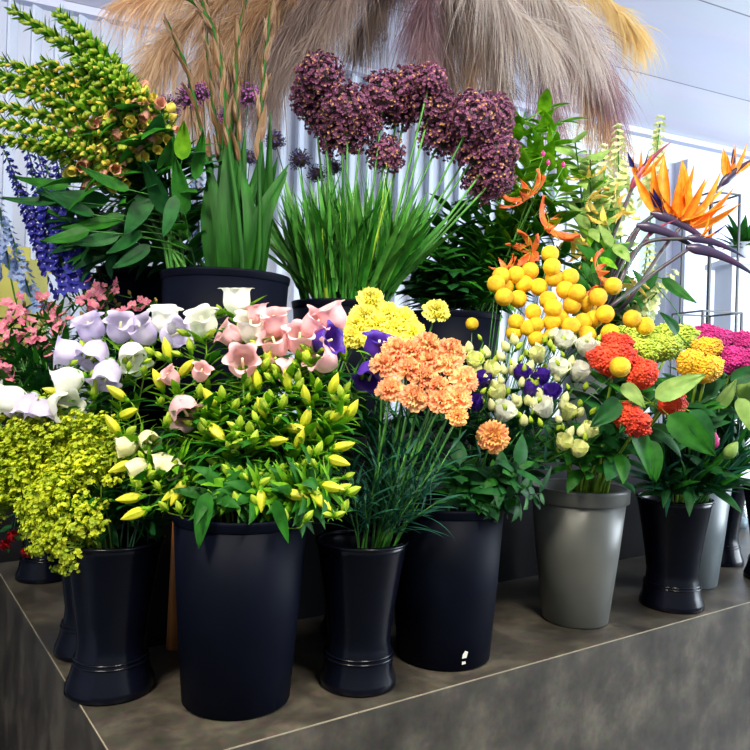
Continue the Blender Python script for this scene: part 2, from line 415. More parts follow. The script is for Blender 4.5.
for k, key in (('fy', 'fox_yellow'), ('fp', 'fox_pink')):
    head(k, 'flower', lambda mb, key=key: bell(mb, key, .034, .0105, 1.3, 5, 20, 9, False), [('calyx', lambda mb: calyx(mb, 'leaf_bright', .012, .007))])
head('gb', 'bud', lambda mb: (petal(mb, 'glad_bract', 0, .002, 0, .080, .019, 6, 6, LANCE, cup=.6, nv=8), petal(mb, 'glad_bract', PI, .001, .004, .068, .016, 3, -2, LANCE, cup=.6, nv=8), spindle(mb, 'glad_bract', .06, .006, 3, .1)))
def lime_cluster(mb, seed):
    g = random.Random(seed)
    for b in range(13):
        d = vd = V((g.uniform(-1, 1), g.uniform(-1, 1), g.uniform(.1, 1))).normalized(); e = d * g.uniform(.03, .055)
        mb.tube([V((0, 0, -.02)), e * .5 + V((0, 0, .002)), e], .0008, 'stem_lime', 3)
        for k in range(11):
            q = V((g.gauss(0, 1), g.gauss(0, 1), g.gauss(0, 1))).normalized() * g.uniform(.004, .013); c = e + q
            mb.tube([e, c], .0005, 'stem_lime', 3)
            star(mb, 'lime', c, q + V((0, 0, .01)), .0052, 5, g, .4); bumpy(mb, 'bud_green', .0014, 0, lambda p: p + c / .0014)
for i in range(3): head('lm%d' % i, 'flower_cluster', lambda mb, i=i: lime_cluster(mb, i))

# ------------------------------------------------------------------ one cut flower
# leaf spec: (material, count, from, to, length, width, a0, a1, profile)
STEMS = {}
def cut(name, label, cat, group, pts, r, heads=(), leaves=(), skey='stem_green', n=16, ped=.0011, reach=.9, seed=None, leafname='foliage', taper=.45):
    g = random.Random(seed if seed is not None else R.random())
    b = pts[0].copy(); c = spline(pts, n); root = thing(name, label, cat, b, group)
    L0 = [p - b for p in c]; mb = MB()
    mb.tube(L0, [r * (1.15 - taper * i / n) if taper < 1 else r * max(.06, 1 - (i / n) ** 3) for i in range(n + 1)], skey, 6)
    for hd in heads:
        k, pos, d = hd[0], hd[1] - b, hd[2].normalized(); sc = hd[3] if len(hd) > 3 else 1.
        pn, me, subs, lab = H[k]
        if (pos - L0[-1]).length > .004:             # side stalk back to the stem
            best = min(range(n // 3, n + 1), key=lambda i: abs((L0[i] - pos).length - (L0[-1] - pos).length * 0 - 0) + max(0, L0[i].z - pos.z + .02) * reach)
            s = L0[best]; q = pos - d * (pos - s).length * .35
            mb.tube(spline([s, s.lerp(q, .55) + V((0, 0, .004)), q.lerp(pos, .6), pos], 7), ped, skey, 5)
        o = link(pn, me, root, pos, frame(d, g.uniform(0, 6.28)), sc)
        if lab: o['label'] = lab
        for sn, sm in subs: link(sn, sm, o)
    link('stem', mb.mesh('stem'), root); STEMS[root.name] = (L0[int(n * .62):], skey)
    if leaves:
        lf = MB(); tr = (2 / 3 + .015) if len(pts) == 4 else 0
        for key, cnt, t0, t1, LL, WW, a0, a1, prof in leaves:
            t0 = max(t0, tr); t1 = max(t1, t0 + .05)
            for i in range(cnt):
                t = t0 + (t1 - t0) * (i + g.random()) / cnt; k = min(n - 1, int(t * n)); p = L0[k].lerp(L0[k + 1], t * n - k)
                X = M.Translation(p) @ frame(L0[k + 1] - L0[k]).to_4x4()
                s = g.uniform(.7, 1.15)
                petal(lf, key, i * 2.4 + g.uniform(-.5, .5), r * .6, 0, LL * s, WW * s, a0 + g.uniform(-14, 14), a1 + g.uniform(-18, 18), prof, fold=-.25, nu=2 if WW < .02 else 4, nv=6, X=X)
        link(leafname, lf.mesh(leafname), root)
    return root, L0, b

# ------------------------------------------------------------------ counter, riser, buckets
E1 = V((.82367, .56707, 0)); E2 = V((-.56707, .82367, 0)); K0 = V((-.3412, 1.0521, ZT)); CROT = math.atan2(E1.y, E1.x)
def ct(s, t, z=0.): return K0 + E1 * s + E2 * t + V((0, 0, z))
cnt = thing('display_counter', 'dark concrete-look display counter carrying all the flower buckets', 'counter', (K0.x, K0.y, 0), rotz=CROT)
def bx(lo, hi, key): mb = MB(); mb.box(lo, hi, key); return mb.mesh('board', False)
CL, CD = 3.4, 1.35
link('countertop', bx((.0, .0, ZT - .0028), (CL, CD, ZT), 'laminate'), cnt)
link('front_panel', bx((.0, .0, .0), (CL, .02, ZT - .0029), 'laminate'), cnt)
link('side_panel', bx((.0, .021, .0), (.02, CD, ZT - .0029), 'laminate'), cnt)
link('back_panel', bx((.021, CD - .02, 0), (CL, CD, ZT - .0029), 'laminate'), cnt)
eb = MB(); eb.box((-.0004, -.0004, ZT - .0016), (.40, .0018, ZT + .0003), 'strip'); eb.box((.4012, -.0004, ZT - .0016), (CL, .0018, ZT + .0003), 'strip'); eb.box((-.0004, .0019, ZT - .0016), (.0018, CD, ZT + .0003), 'strip')
link('edge_strip', eb.mesh('edge_strip', False), cnt)['label'] = 'thin pale edge strip'
RH = .43
rs = thing('riser_table', 'dark low table with wooden legs lifting the back row of buckets', 'table', ct(.18, .43), rotz=CROT)
link('tabletop', bx((0, 0, RH - .03), (2.1, .66, RH), 'dark_board'), rs)
for (x, y) in ((.05, .02), (2.04, .02), (.03, .56), (2.04, .60)):
    mb = MB(); mb.tube([V((x, y, 0)), V((x, y, RH - .031))], [.017, .009], 'wood_light', 12); link('leg', mb.mesh('leg'), rs)['label'] = 'tapered wooden leg'
fp = MB(); fp.box((.0, .045, .0), (2.1, .06, RH - .031), 'dark_board'); link('front_panel', fp.mesh('front_panel', False), rs)  # dark sheet added so the gaps between the buckets read as shade
bk = MB(); bk.box((.0, .645, .02), (2.1, .66, RH - .031), 'dark_board'); link('back_panel', bk.mesh('back_panel', False), rs)

BK = {}
def bucket_mesh(h, rt, rb, key):
    mb = MB(); t = .004
    mb.lathe([(0.0005, 0), (rb - .006, 0), (rb, .004), (rb + (rt - rb) * .5, h * .5), (rt - .003, h - .006), (rt - .003 - t, h - .006), (rb + (rt - rb) * .5 - t, h * .5), (rb - t, .008), (.0005, .008)], key, 64)
    return mb.mesh('body')
def rim_mesh(h, rt, key, band):
    mb = MB(); t = .005
    e = .003 if key == 'black_plastic' else 0; pr = [(rt - .0025, h - band), (rt + .0015 - e, h - band + .002), (rt + .003 - e, h - .006), (rt + .004 - e, h - .002), (rt + .002 - e, h), (rt - t, h), (rt - t - .002, h - .006), (rt - t - .001, h - band)]
    mb.lathe(pr + [pr[0]], key, 64); return mb.mesh('rim')
def vase_mesh(h, rt, rb, rw, key):
    o = [(.0005, 0), (rb - .004, 0), (rb, .004), (rb - .001, .016), (rb - .008, .034), (rw + .006, .055), (rw + .001, .075), (rw, .095), (rw + (rt - rw) * .18, h * .5), (rw + (rt - rw) * .5, h * .72), (rt - .004, h * .94), (rt, h)]
    i = [(rt - .004, h), (rt - .008, h * .94), (rw + (rt - rw) * .5 - .004, h * .72), (rw - .004, .1), (rw - .004, .06), (.0005, .058)]
    mb = MB(); mb.lathe(o + i, key, 64); return mb.mesh('body')
def ring_mesh(r, z, key, w=.0022):
    mb = MB(); mb.lathe([(r + w * math.cos(a), z + w * math.sin(a)) for a in [2 * PI * k / 8 for k in range(9)]], key, 48); return mb.mesh('ridge')
def bucket(k, name, label, s, t, z, h, rt, rb, key, kind='b', band=.018, cat='bucket', group=None):
    p = ct(s, t, z); o = thing(name, label, cat, p, group)
    if kind == 'b':
        link('body', bucket_mesh(h, rt, rb, key), o); link('rim', rim_mesh(h, rt, key, band), o)
        BK[k] = (p, h, rt, rb)
    else:
        rw = rt * .68
        link('body', vase_mesh(h, rt, rb, rw, key), o); link('rim', rim_mesh(h, rt - .002, key, .008), o)
        for zz, rr in ((.0565, rw + .0062), (.0635, rw + .0042)): link('ridge', ring_mesh(rr, zz, key), o)
        BK[k] = (p + V((0, 0, .06)), h - .06, rt, rw)
    return o
BP = 'black_plastic'
bucket('vL', 'flower_vase', 'black flared-foot vase at the counter corner holding lime green filler', .063, .316, 0, .275, .088, .079, 'black_gloss', 'v', cat='vase')
bucket('b1', 'flower_bucket', 'large black bucket at front holding pink and white bellflowers', .244, .164, 0, .338, .122, .096, BP)
bucket('v3', 'flower_vase', 'black flared-foot vase holding the peach carnations, between two black buckets', .469, .107, 0, .275, .088, .073, 'black_gloss', 'v', cat='vase')
b2 = bucket('b2', 'flower_bucket', 'black bucket with a white scuff near its foot, left of the grey bucket', .703, .134, 0, .325, .122, .098, BP)
sc = MB(); sc.poly([V((x, -.0995, z)) for x, z in ((.018, .028), (.027, .030), (.030, .042), (.024, .044), (.019, .036))], 'label_white'); sc.poly([V((x, -.0995, z)) for x, z in ((.018, .016), (.026, .018), (.025, .023), (.018, .022))], 'label_white')
sc.poly([V((x, -.0995, z)) for x, z in ((-.004, .040), (.003, .041), (.002, .046), (-.003, .045))], 'label_white'); sc.poly([V((x, -.0995, z)) for x, z in ((-.004, .026), (.001, .026), (.000, .030), (-.004, .029))], 'label_white')
_o = link('scuff_mark', sc.mesh('scuff_mark', False), b2, rot=M.Rotation(RAD(6), 3, 'Z')); _o['label'] = 'white scuffed mark'
bucket('gr', 'flower_bucket', 'grey plastic bucket with a banded rim holding coral celosia', 1.136, .146, 0, .33, .119, .079, 'grey_plastic', band=.036)
bucket('vR', 'flower_vase', 'black flared-foot vase right of the grey bucket full of dark leafy stems', 1.456, .093, 0, .287, .096, .082, 'black_gloss', 'v', cat='vase')
bucket('si', 'flower_bucket', 'pale silver bucket half hidden behind the right black vase', 1.70, .20, 0, .31, .115, .08, 'silver_plastic')
bucket('vS', 'flower_vase', 'black vase farther back just right of the silver bucket', 2.031, .30, 0, .28, .088, .078, 'black_gloss', 'v', cat='vase')
bucket('vT', 'flower_vase', 'black vase cut by the right edge of the photo', 1.97, .09, 0, .287, .09, .08, 'black_gloss', 'v', cat='vase')
bucket('p1', 'flower_vase', 'black vase partly hidden behind the corner vase of lime filler', .085, .52, 0, .275, .088, .079, 'black_gloss', 'v', cat='vase')
bucket('p0', 'flower_vase', 'dark vase farthest back on the left side of the counter', .10, 1.13, 0, .26, .085, .075, 'black_gloss', 'v', cat='vase')
bucket('m2', 'flower_vase', 'black vase in the shade behind the peach carnation vase', .36, .335, 0, .29, .078, .07, BP, 'v', cat='vase')
bucket('m3', 'flower_vase', 'black vase in the shade behind the scuffed black bucket', .60, .335, 0, .29, .078, .07, BP, 'v', cat='vase')
bucket('m4', 'flower_vase', 'black vase in the shade just left of the grey bucket, set back', .93, .325, 0, .29, .08, .072, BP, 'v', cat='vase')
bucket('m5', 'flower_vase', 'black vase in the gap between grey bucket and right vase', 1.32, .325, 0, .29, .08, .072, BP, 'v', cat='vase')
bucket('u0', 'flower_bucket', 'black bucket on the riser at far left holding blue delphiniums', .29, .94, RH, .42, .12, .10, BP)
bucket('u1', 'flower_bucket', 'wide black bucket on the riser holding foxgloves and gladioli', .385, .60, RH, .385, .153, .125, BP)
bucket('u2', 'flower_bucket', 'black bucket on the riser holding the big purple alliums', .72, .60, RH, .345, .138, .11, BP)
bucket('u3', 'flower_bucket', 'black bucket on the riser holding flame lilies and leafy branches', 1.10, .61, RH, .345, .15, .12, BP)
bucket('u4', 'flower_bucket', 'dark grey bucket on the riser holding the bird of paradise flowers', 1.78, .62, RH, .36, .135, .10, 'silver_plastic')

def path(bk, tip, g=R, spread=.55, lift=0., mid=None):
    p, h, rt, rb = BK[bk]
    d = V((tip.x - p.x, tip.y - p.y, 0)); dn = d.normalized() if d.length > 1e-6 else V((1, 0, 0))
    off = min(rt * .72, d.length * spread)
    jit = V((g.uniform(-1, 1), g.uniform(-1, 1), 0)) * rt * .15
    a = g.uniform(0, 6.28); q = rb * .45 * math.sqrt(g.random())
    base = p + V((math.cos(a) * q, math.sin(a) * q, .016))
    rim = p + dn * off + jit + V((0, 0, h + .004 + lift))
    return [base, base.lerp(rim, .5), rim] + (mid or []) + [tip]
def outward(bk, tip, up=.5, cam=.5):
    p, h, rt, rb = BK[bk]; d = tip - (p + V((0, 0, h * .9)))
    return d.normalized() + V((0, 0, up * .3)) - FW * cam
def arr(x, y, zc, yr, k):                # nearer when lower in the bunch
    return zc + (yr - y) / 100 * k

# ---- bellflowers (front left bucket)
LB = ('leaf_bright', 26, .50, .99, .062, .014, 48, 40, LANCE)
LG = ('leaf_green', 12, .42, .8, .08, .022, 50, 55, LANCE)
CAMP = [  # (bucket, tip, items, label)
 ('p1', (94, 350), [('l', 92, 331, 105, .5), ('l', 72, 353, 170, .3), ('l', 96, 352, 250, .6)], 'bellflower stem with three pale lavender bells at the far left of the bells'),
 ('p1', (124, 350), [('l', 120, 331, 70, .55), ('l', 108, 372, 265, .5), ('w', 132, 354, 300, .6)], 'bellflower stem with lavender bells and one white bell below them'),
 ('p1', (150, 342), [('w', 165, 322, 85, .35), ('l', 145, 333, 120, .6), ('l', 172, 336, 20, .6)], 'bellflower stem with a white bell above two lavender bells'),
 ('p1', (75, 392), [('w', 70, 380, 200, .35), ('b', 55, 392, 160, .4)], 'bellflower stem with a single white bell turned left'),
 ('p1', (44, 405), [('w', 15, 400, 175, .2), ('l', 30, 406, 260, .5), ('l', 42, 411, 275, .6), ('w', 60, 405, 350, .5)], 'bellflower stem leaning far left with white and lavender bells over the lime filler'),
 ('b1', (206, 340), [('w', 204, 326, 100, .6), ('b', 167, 349, 100, .2), ('g', 190, 345, 95, .3)], 'bellflower stem with a flaring white bell beside a yellow bud'),
 ('b1', (237, 312), [('w', 237, 303, 90, .1)], 'tall bellflower stem with one white bell standing against the black bucket'),
 ('b1', (256, 340), [('w', 250, 330, 80, .5), ('p', 258, 316, 100, .1, .75), ('p', 232, 336, 150, .4, .8)], 'bellflower stem with a white bell between two small pink bells'),
 ('b1', (276, 352), [('p', 275, 326, 95, .4), ('p', 276, 346, 105, .62), ('b', 267, 362, 70, .3)], 'bellflower stem with two stacked pink bells'),
 ('b1', (243, 382), [('p', 243, 365, 80, .85), ('b', 257, 380, 95, .3), ('b', 186, 368, 45, .3)], 'bellflower stem with one pink bell facing forward'),
 ('b1', (302, 352), [('p', 299, 342, 80, .6), ('p', 313, 328, 50, .4), ('b', 307, 358, 100, .3)], 'bellflower stem with a pair of pink bells by the violet flower'),
 ('b1', (322, 366), [('p', 334, 320, 115, .25), ('p', 325, 360, 150, .6), ('v', 323, 343, 20, .5)], 'bellflower stem with two pink bells around a violet one'),
 ('b1', (288, 378), [('p', 286, 366, 210, .5, .75), ('b', 287, 380, 100, .3), ('g', 300, 384, 60, .4)], 'bellflower stem with a small peach pink bell among buds'),
 ('b1', (196, 404), [('p', 183, 408, 310, .55), ('b', 158, 380, 110, .3), ('g', 200, 390, 80, .5)], 'bellflower stem with a large pink bell drooping at the left of the leaves'),
 ('b1', (178, 392), [('p', 172, 378, 130, .5, .6), ('p', 200, 374, 60, .5, .6), ('g', 176, 388, 90, .5)], 'bellflower stem with two half opened peach bells'),
 ('m2', (376, 360), [('v', 377, 350, 75, .4), ('v', 372, 372, 250, .6), ('b', 342, 347, 100, .2)], 'bellflower stem with two violet bells left of the peach carnations'),
 ('b1', (140, 440), [('c', 127, 446, 190, .4), ('c', 148, 440, 330, .7), ('b', 113, 425, 120, .3), ('b', 117, 393, 140, .3)], 'bellflower stem with two cream bells above the lime filler'),
 ('b1', (150, 465), [('c', 138, 468, 205, .4), ('b', 122, 467, 200, .4), ('b', 128, 413, 20, .4)], 'bellflower stem with one nodding cream bell'),
 ('b1', (175, 462), [('c', 170, 466, 320, .5), ('c', 162, 462, 190, .5), ('b', 130, 498, 185, .4)], 'bellflower stem with a split pair of cream bells'),
 ('b1', (186, 478), [('b', 178, 492, 245, .4, 1.1), ('b', 172, 494, 215, .4, .9), ('b', 135, 514, 200, .3)], 'bellflower stem with long yellow buds drooping left over the rim'),
 ('b1', (228, 440), [('b', 216, 432, 320, .5, 1.2), ('g', 240, 422, 80, .5), ('g', 206, 430, 120, .4)], 'bellflower stem with one fat yellow bud left of the centre'),
 ('b1', (250, 436), [('g', 250, 428, 90, .7, 1.2), ('b', 277, 441, 10, .4)], 'bellflower stem with a ribbed green bud at the bouquet centre'),
 ('b1', (234, 482), [('b', 234, 488, 300, .4), ('g', 226, 470, 120, .5)], 'bellflower stem with a yellow bud pointing down over the bucket rim'),
 ('b1', (260, 490), [('b', 261, 500, 275, .4, .9), ('g', 246, 478, 130, .5)], 'bellflower stem with a yellow bud hanging straight down'),
 ('b1', (296, 490), [('b', 296, 495, 350, .4), ('g', 282, 470, 80, .5)], 'bellflower stem with a yellow bud held level at the rim'),
 ('b1', (312, 492), [('b', 320, 500, 320, .35, 1.1), ('g', 309, 452, 90, .6)], 'bellflower stem with the lowest right yellow bud pointing down'),
 ('b1', (330, 482), [('b', 332, 487, 350, .35), ('b', 338, 461, 345, .35), ('b', 343, 446, 15, .35)], 'bellflower stem with three yellow buds pointing right by the carnation stems'),
 ('b1', (302, 436), [('b', 300, 440, 70, .4), ('b', 296, 428, 355, .5), ('b', 306, 418, 70, .2)], 'bellflower stem with crossed yellow buds right of centre'),
 ('b1', (336, 420), [('b', 338, 414, 40, .3), ('b', 352, 410, 60, .3), ('b', 334, 384, 70, .3)], 'bellflower stem with upright yellow buds at the right edge of the bunch'),
 ('b1', (220, 400), [('g', 222, 392, 90, .5), ('b', 210, 398, 120, .4), ('g', 236, 404, 60, .5)], 'bellflower stem of green buds under the forward facing pink bell'),
 ('b1', (270, 404), [('g', 270, 396, 90, .5), ('b', 262, 408, 110, .4), ('g', 284, 402, 60, .5)], 'bellflower stem of green buds in the middle of the bouquet'),
 ('b1', (318, 392), [('g', 318, 384, 90, .5), ('b', 306, 396, 100, .4)], 'bellflower stem of green buds below the violet bell'),
]
for bk, (tx, ty), items, lab in CAMP:
    zb = 1.33 if bk == 'b1' else 1.40 if bk == 'p1' else 1.40
    Zf = lambda x, y: arr(x, y, zb, 405, .11) + abs(x - 236) / 100 * (.02 if bk == 'b1' else 0)
    tip = at(tx, ty, Zf(tx, ty) + .012); hs = []
    for it in items:
        k, x, y, a, c = it[:5]; sc = it[5] if len(it) > 5 else 1.
        d = vdir(a, c); L = {'b': .044, 'g': .028, 'c': .04}.get(k, .052) * sc
        pos = at(x, y, Zf(x, y)) - d * L * .5
        hs.append((k, pos, d, sc * (1.2 if k in 'wlpv' else 1.05)))
    for q in range(4):
        x, y = tx + R.uniform(-26, 26), ty + R.uniform(-6, 34); d = vdir(R.uniform(20, 160), R.uniform(.1, .7))
        hs.append(('g', at(x, y, Zf(x, y) + R.uniform(-.01, .03)), d, R.uniform(.7, 1.1)))
    lo = bk == 'p1'
    cut('bellflower', lab, 'flower', 'bellflowers in and behind the front left bucket', path(bk, tip), .0024, hs,
        [('leaf_bright', 22 if lo else 46, .62 if lo else .45, 1., .062, .0145, 50, 40, LANCE), ('leaf_green', 6 if lo else 28, .5, .97, .075, .023, 52, 60, LANCE)], 'stem_lime', reach=1.)
lt = at(203, 505, 1.20); _o, _, _ = cut('bellflower', 'leafy stem whose single long dark leaf hangs over the front bucket rim', 'flower', 'bellflowers in and behind the front left bucket', path('b1', at(208, 490, 1.215)), .002, [], [('leaf_green', 10, .6, .98, .07, .02, 55, 40, LANCE)], 'stem_lime')
mb = MB(); X = M.Translation(at(208, 492, 1.205) - _o.location) @ frame_y(vdir(262, .12), -FW + UP * .3 - RT * .2).to_4x4()
petal(mb, 'leaf_green', 0, 0, 0, .092, .032, 8, -16, BROAD, fold=-.15, nu=6, nv=12, ruf=.002, fr=4, X=X); link('leaf', mb.mesh('leaf'), _o)['label'] = 'long toothed dark green leaf hanging over the rim'
mb = MB(); X = M.Translation(at(275, 500, 1.21) - _o.location) @ frame_y(vdir(300, .1), -FW + UP * .4 + RT * .3).to_4x4()
petal(mb, 'leaf_green', 1, 0, 0, .075, .03, 8, 16, BROAD, fold=-.15, nu=6, nv=12, X=X); link('leaf', mb.mesh('leaf'), _o)

# ---- lime filler at the corner
LM = []
for i in range(30):
    x = R.uniform(-12, 104); lo = 420 + max(0, x - 30) * .12; hi = 548 if x > 36 else 508
    LM.append((x, R.uniform(lo, hi)))
LM += [(20, 440), (50, 428), (90, 432), (75, 520), (80, 545), (46, 538), (50, 505), (8, 492), (100, 470), (70, 470), (30, 470), (55, 450)]
for (x, y), (o_, r_) in zip(LM, rows(LM, R4)):
    Z = arr(x, y, 1.33, 490, .12); tip = at(x, y, Z)
    hs = [('lm%d' % R.randrange(3), tip, outward('vL', tip, .6, .5), R.uniform(.7, 1.0))]
    for q in range(2):
        p = at(x + R.uniform(-16, 16), y + R.uniform(-10, 22), Z + R.uniform(-.02, .04)); hs.append(('lm%d' % R.randrange(3), p, outward('vL', p, .6, .5), R.uniform(.45, .75)))
    cut('lime_filler', 'lime yellow filler stem, %s in the %s row at counter corner' % (o_, r_), 'flower', 'lime filler stems in the corner vase', path('vL', tip, lift=.03), .0016, hs,
        [('leaf_green', 9, .5, .9, .045, .014, 50, 40, BROAD)], 'stem_lime')

for (x, y) in ((112, 500), (130, 516), (144, 508), (126, 482), (152, 524), (108, 524)):
    cut('foliage_sprig', 'dark leafy sprig filling the corner vase beside the lime filler', 'foliage', 'dark sprigs in the corner vase', path('vL', at(x, y, 1.36), lift=.02), .002, [], [('leaf_dark', 14, .5, 1., .05, .018, 45, 45, LANCE)], 'stem_dark')
# ---- pink small flowers, back left
PK = [(5, 322), (16, 306), (14, 336), (28, 318), (46, 302), (56, 310), (62, 322), (44, 352), (92, 286), (100, 298), (108, 292), (118, 312), (90, 306), (150, 302), (30, 340), (4, 345), (0, 366), (20, 380)]
for (x, y), (o_, r_) in zip(PK, rows(PK, R3)):
    Z = arr(x, y, 1.66, 340, .12); tip = at(x, y, Z); bk = 'p1' if x > 12 else 'p0'
    hs = []
    for q in range(7 if y < 345 else 3):
        p = at(x + R.gauss(0, 7), y + R.gauss(0, 5), Z + R.uniform(-.03, .02)); hs.append(('pk', p, vdir(R.uniform(0, 180), R.uniform(.2, .95)), R.uniform(.55, .85)))
    for q in range(9):
        p = at(x + R.gauss(0, 12), y + R.uniform(0, 40), Z + R.uniform(-.02, .04)); hs.append(('bb', p, vdir(R.uniform(30, 150), .3), R.uniform(.8, 1.3)))
    cut('pink_phlox', 'small pink clustered flower stem, %s in the %s row behind the lavender bells' % (o_, r_), 'flower', 'small pink flowers at back left', path('p1', tip), .0018, hs,
        [('leaf_green', 30, .5, .99, .055, .014, 50, 30, LANCE), ('leaf_dark', 26, .4, .95, .065, .018, 60, 30, LANCE)], 'stem_green')
for (x, y, lab) in ((4, 549, 'dark red rose at the left edge of the photo'), (26, 556, 'bright red rose low at left beside the lime filler'), (12, 540, 'red rose just above the two lowest red ones')):
    tip = at(x, y, 1.98); cut('red_rose', lab, 'flower', 'red flowers at the left edge', path('p0', tip, lift=.02), .002, [('rd', tip, vdir(60, .6), 1.)], [('leaf_dark', 8, .6, .98, .05, .02, 50, 30, BROAD)], 'stem_dark')

# ---- peach carnations, yellow carnations
CP = [(396, 350), (427, 346), (408, 370), (449, 364), (464, 380), (390, 390), (413, 398), (437, 388), (458, 398), (384, 366), (428, 362), (450, 352), (410, 352), (440, 402), (424, 378)]
def carnation(x, y, Z, bk, kind, lab, grp, sc, a=None):
    tip = at(x, y, Z); d = (outward(bk, tip, .6, 1.1) + RT * R.uniform(-.35, .35) + UP * R.uniform(-.2, .3)).normalized()
    cut('carnation', lab, 'flower', grp, path(bk, tip - d.normalized() * .03 * sc, spread=.35), .0029, [(kind, tip, d, sc)],
        [('leaf_teal', 9, .45, .88, .085, .0055, 35, 40, LANCE), ('stem_green', 5, .5, .8, .006, .008, 30, 0, BROAD)], 'stem_green')
for (x, y), (o_, r_) in zip(CP, rows(CP, R3)):
    carnation(x, y, arr(x, y, 1.40, 375, .10), 'v3', 'cp', 'ruffled peach carnation, %s in the %s row of peach blooms' % (o_, r_), 'peach carnations', R.uniform(.64, .78))
carnation(457, 417, 1.36, 'v3', 'cq', 'small yellow carnation bud hanging below the peach carnations', 'peach carnations', .5)
carnation(493, 437, 1.42, 'b2', 'cq', 'lone yellow and pink carnation below the white lisianthus', 'peach carnations', .78)
for (x, y) in ((352, 470), (380, 462), (405, 455), (432, 470), (440, 500), (365, 500), (400, 500), (420, 485), (338, 480), (450, 450)):   # leafy young shoots
    cut('carnation', 'flowerless carnation shoot with narrow blue-green leaves above the front vase', 'flower', 'leafy carnation shoots without flowers', path('v3', at(x, y, 1.36), spread=.4), .0016, [], [('leaf_teal', 16, .5, 1., .085, .006, 35, 40, LANCE)], 'stem_green')
CY = [(371, 300), (436, 312), (388, 315), (356, 326), (377, 325), (394, 330), (412, 333), (372, 341), (404, 320), (365, 316), (350, 338), (392, 342)]
for (x, y), (o_, r_) in zip(CY, rows(CY, R2)):
    carnation(x, y, 1.58 + (330 - y) / 100 * .1, 'm3' if x > 380 else 'm2', 'cy', 'ruffled yellow carnation, %s in the %s row of yellow blooms' % (o_, r_), 'yellow carnations', .76)

# ---- lisianthus
LI = [  # tip, items
 ((566, 352), [('lw', 563, 344), ('lg', 575, 340)], 'white lisianthus topmost left of the pair under the yellow balls', 'm4'),
 ((584, 358), [('lw', 586, 351), ('lg', 598, 345)], 'white lisianthus topmost right, touching the coral celosia', 'm4'),
 ((560, 380), [('lw', 557, 372), ('lg', 545, 366)], 'white lisianthus with a round cup in the second pair', 'm4'),
 ((574, 382), [('lw', 577, 375), ('lg', 586, 385)], 'white lisianthus right of the second pair, turned right', 'm4'),
 ((546, 418), [('lw', 545, 411), ('lb', 528, 400)], 'single white lisianthus alone in the dark leaves', 'b2'),
 ((502, 422), [('lw', 502, 415), ('lg', 492, 404)], 'white lisianthus just above the lone yellow and pink carnation', 'b2'),
 ((568, 420), [('lc', 567, 414), ('lb', 565, 398), ('lg', 580, 402)], 'cream green lisianthus below the white pairs', 'm4'),
 ((584, 432), [('lc', 587, 432), ('lb', 580, 412), ('lg', 594, 410)], 'cream green lisianthus touching the lower coral celosia', 'm4'),
 ((566, 446), [('lc', 563, 444), ('lc', 578, 451), ('lb', 570, 432)], 'stem with the two lowest cream lisianthus above the grey bucket', 'm4'),
 ((470, 356), [('lb', 469, 347), ('lc', 474, 362), ('lg', 462, 350)], 'cream lisianthus cluster right of the peach carnations', 'b2'),
 ((490, 372), [('lc', 490, 371), ('lb', 486, 352), ('lg', 496, 358)], 'cream lisianthus bud spray between carnations and yellow balls', 'b2'),
 ((512, 350), [('lb', 514, 339), ('lb', 505, 346), ('lg', 520, 345)], 'tall lisianthus bud spray just under the yellow balls', 'b2'),
 ((538, 360), [('lc', 538, 357), ('lb', 530, 366), ('lg', 526, 352)], 'cream lisianthus under the middle of the yellow balls', 'b2'),
 ((500, 400), [('lc', 499, 395), ('lb', 494, 384), ('lg', 508, 390)], 'cream lisianthus spray left of the violet blooms', 'b2'),
 ((524, 384), [('lv', 521, 375), ('lb', 512, 370)], 'violet lisianthus leftmost of the pair at the middle', 'b2'),
 ((542, 386), [('lv', 541, 379), ('lg', 535, 372)], 'violet lisianthus rightmost of the pair at the middle', 'b2'),
 ((482, 388), [('lv', 483, 381), ('lv', 476, 405), ('lg', 490, 392)], 'violet lisianthus stem right behind the peach carnations', 'b2'),
 ((530, 396), [('lv', 530, 390), ('lv', 552, 394), ('lb', 518, 402)], 'violet lisianthus stem below the middle violet pair', 'b2'),
 ((468, 385), [('lb', 478, 368), ('lb', 468, 372), ('lg', 462, 378)], 'lisianthus stem of closed cream buds by the carnations', 'b2'),
 ((520, 425), [('lb', 524, 420), ('lg', 516, 412)], 'lisianthus stem of small buds in front of dark leaves', 'b2'),
 ((552, 340), [('lb', 553, 333), ('lg', 545, 338), ('lg', 560, 332)], 'slim lisianthus bud stem among the lower yellow balls', 'm4'),
]
for (tx, ty), items, lab, bk in LI:
    zb = 1.56 if bk == 'b2' else 1.62
    tip = at(tx, ty + 6, arr(tx, ty, zb, 400, .10) + .015); hs = []
    for it in items:
        k, x, y = it; d = vdir(90 + (tx - x) * .8 + R.uniform(-35, 35), R.uniform(.35, .75)); hs.append((k, at(x, y, arr(x, y, zb, 400, .10)) - d * .015, d, 1.3 if k == 'lw' else 1.05))
    for q in range(3):
        x, y = tx + R.uniform(-22, 22), ty + R.uniform(-18, 14); hs.append(('lg' if q else 'lb', at(x, y, arr(x, y, zb, 400, .1)), vdir(R.uniform(50, 130), .3), R.uniform(.7, 1.)))
    cut('lisianthus', lab, 'flower', 'lisianthus stems in the middle', path(bk, tip, spread=.4), .002, hs,
        [('leaf_dark', 12, .45, .92, .06, .022, 45, 40, LANCE), ('leaf_teal', 9, .5, .95, .05, .014, 45, 30, LANCE)], 'stem_green')
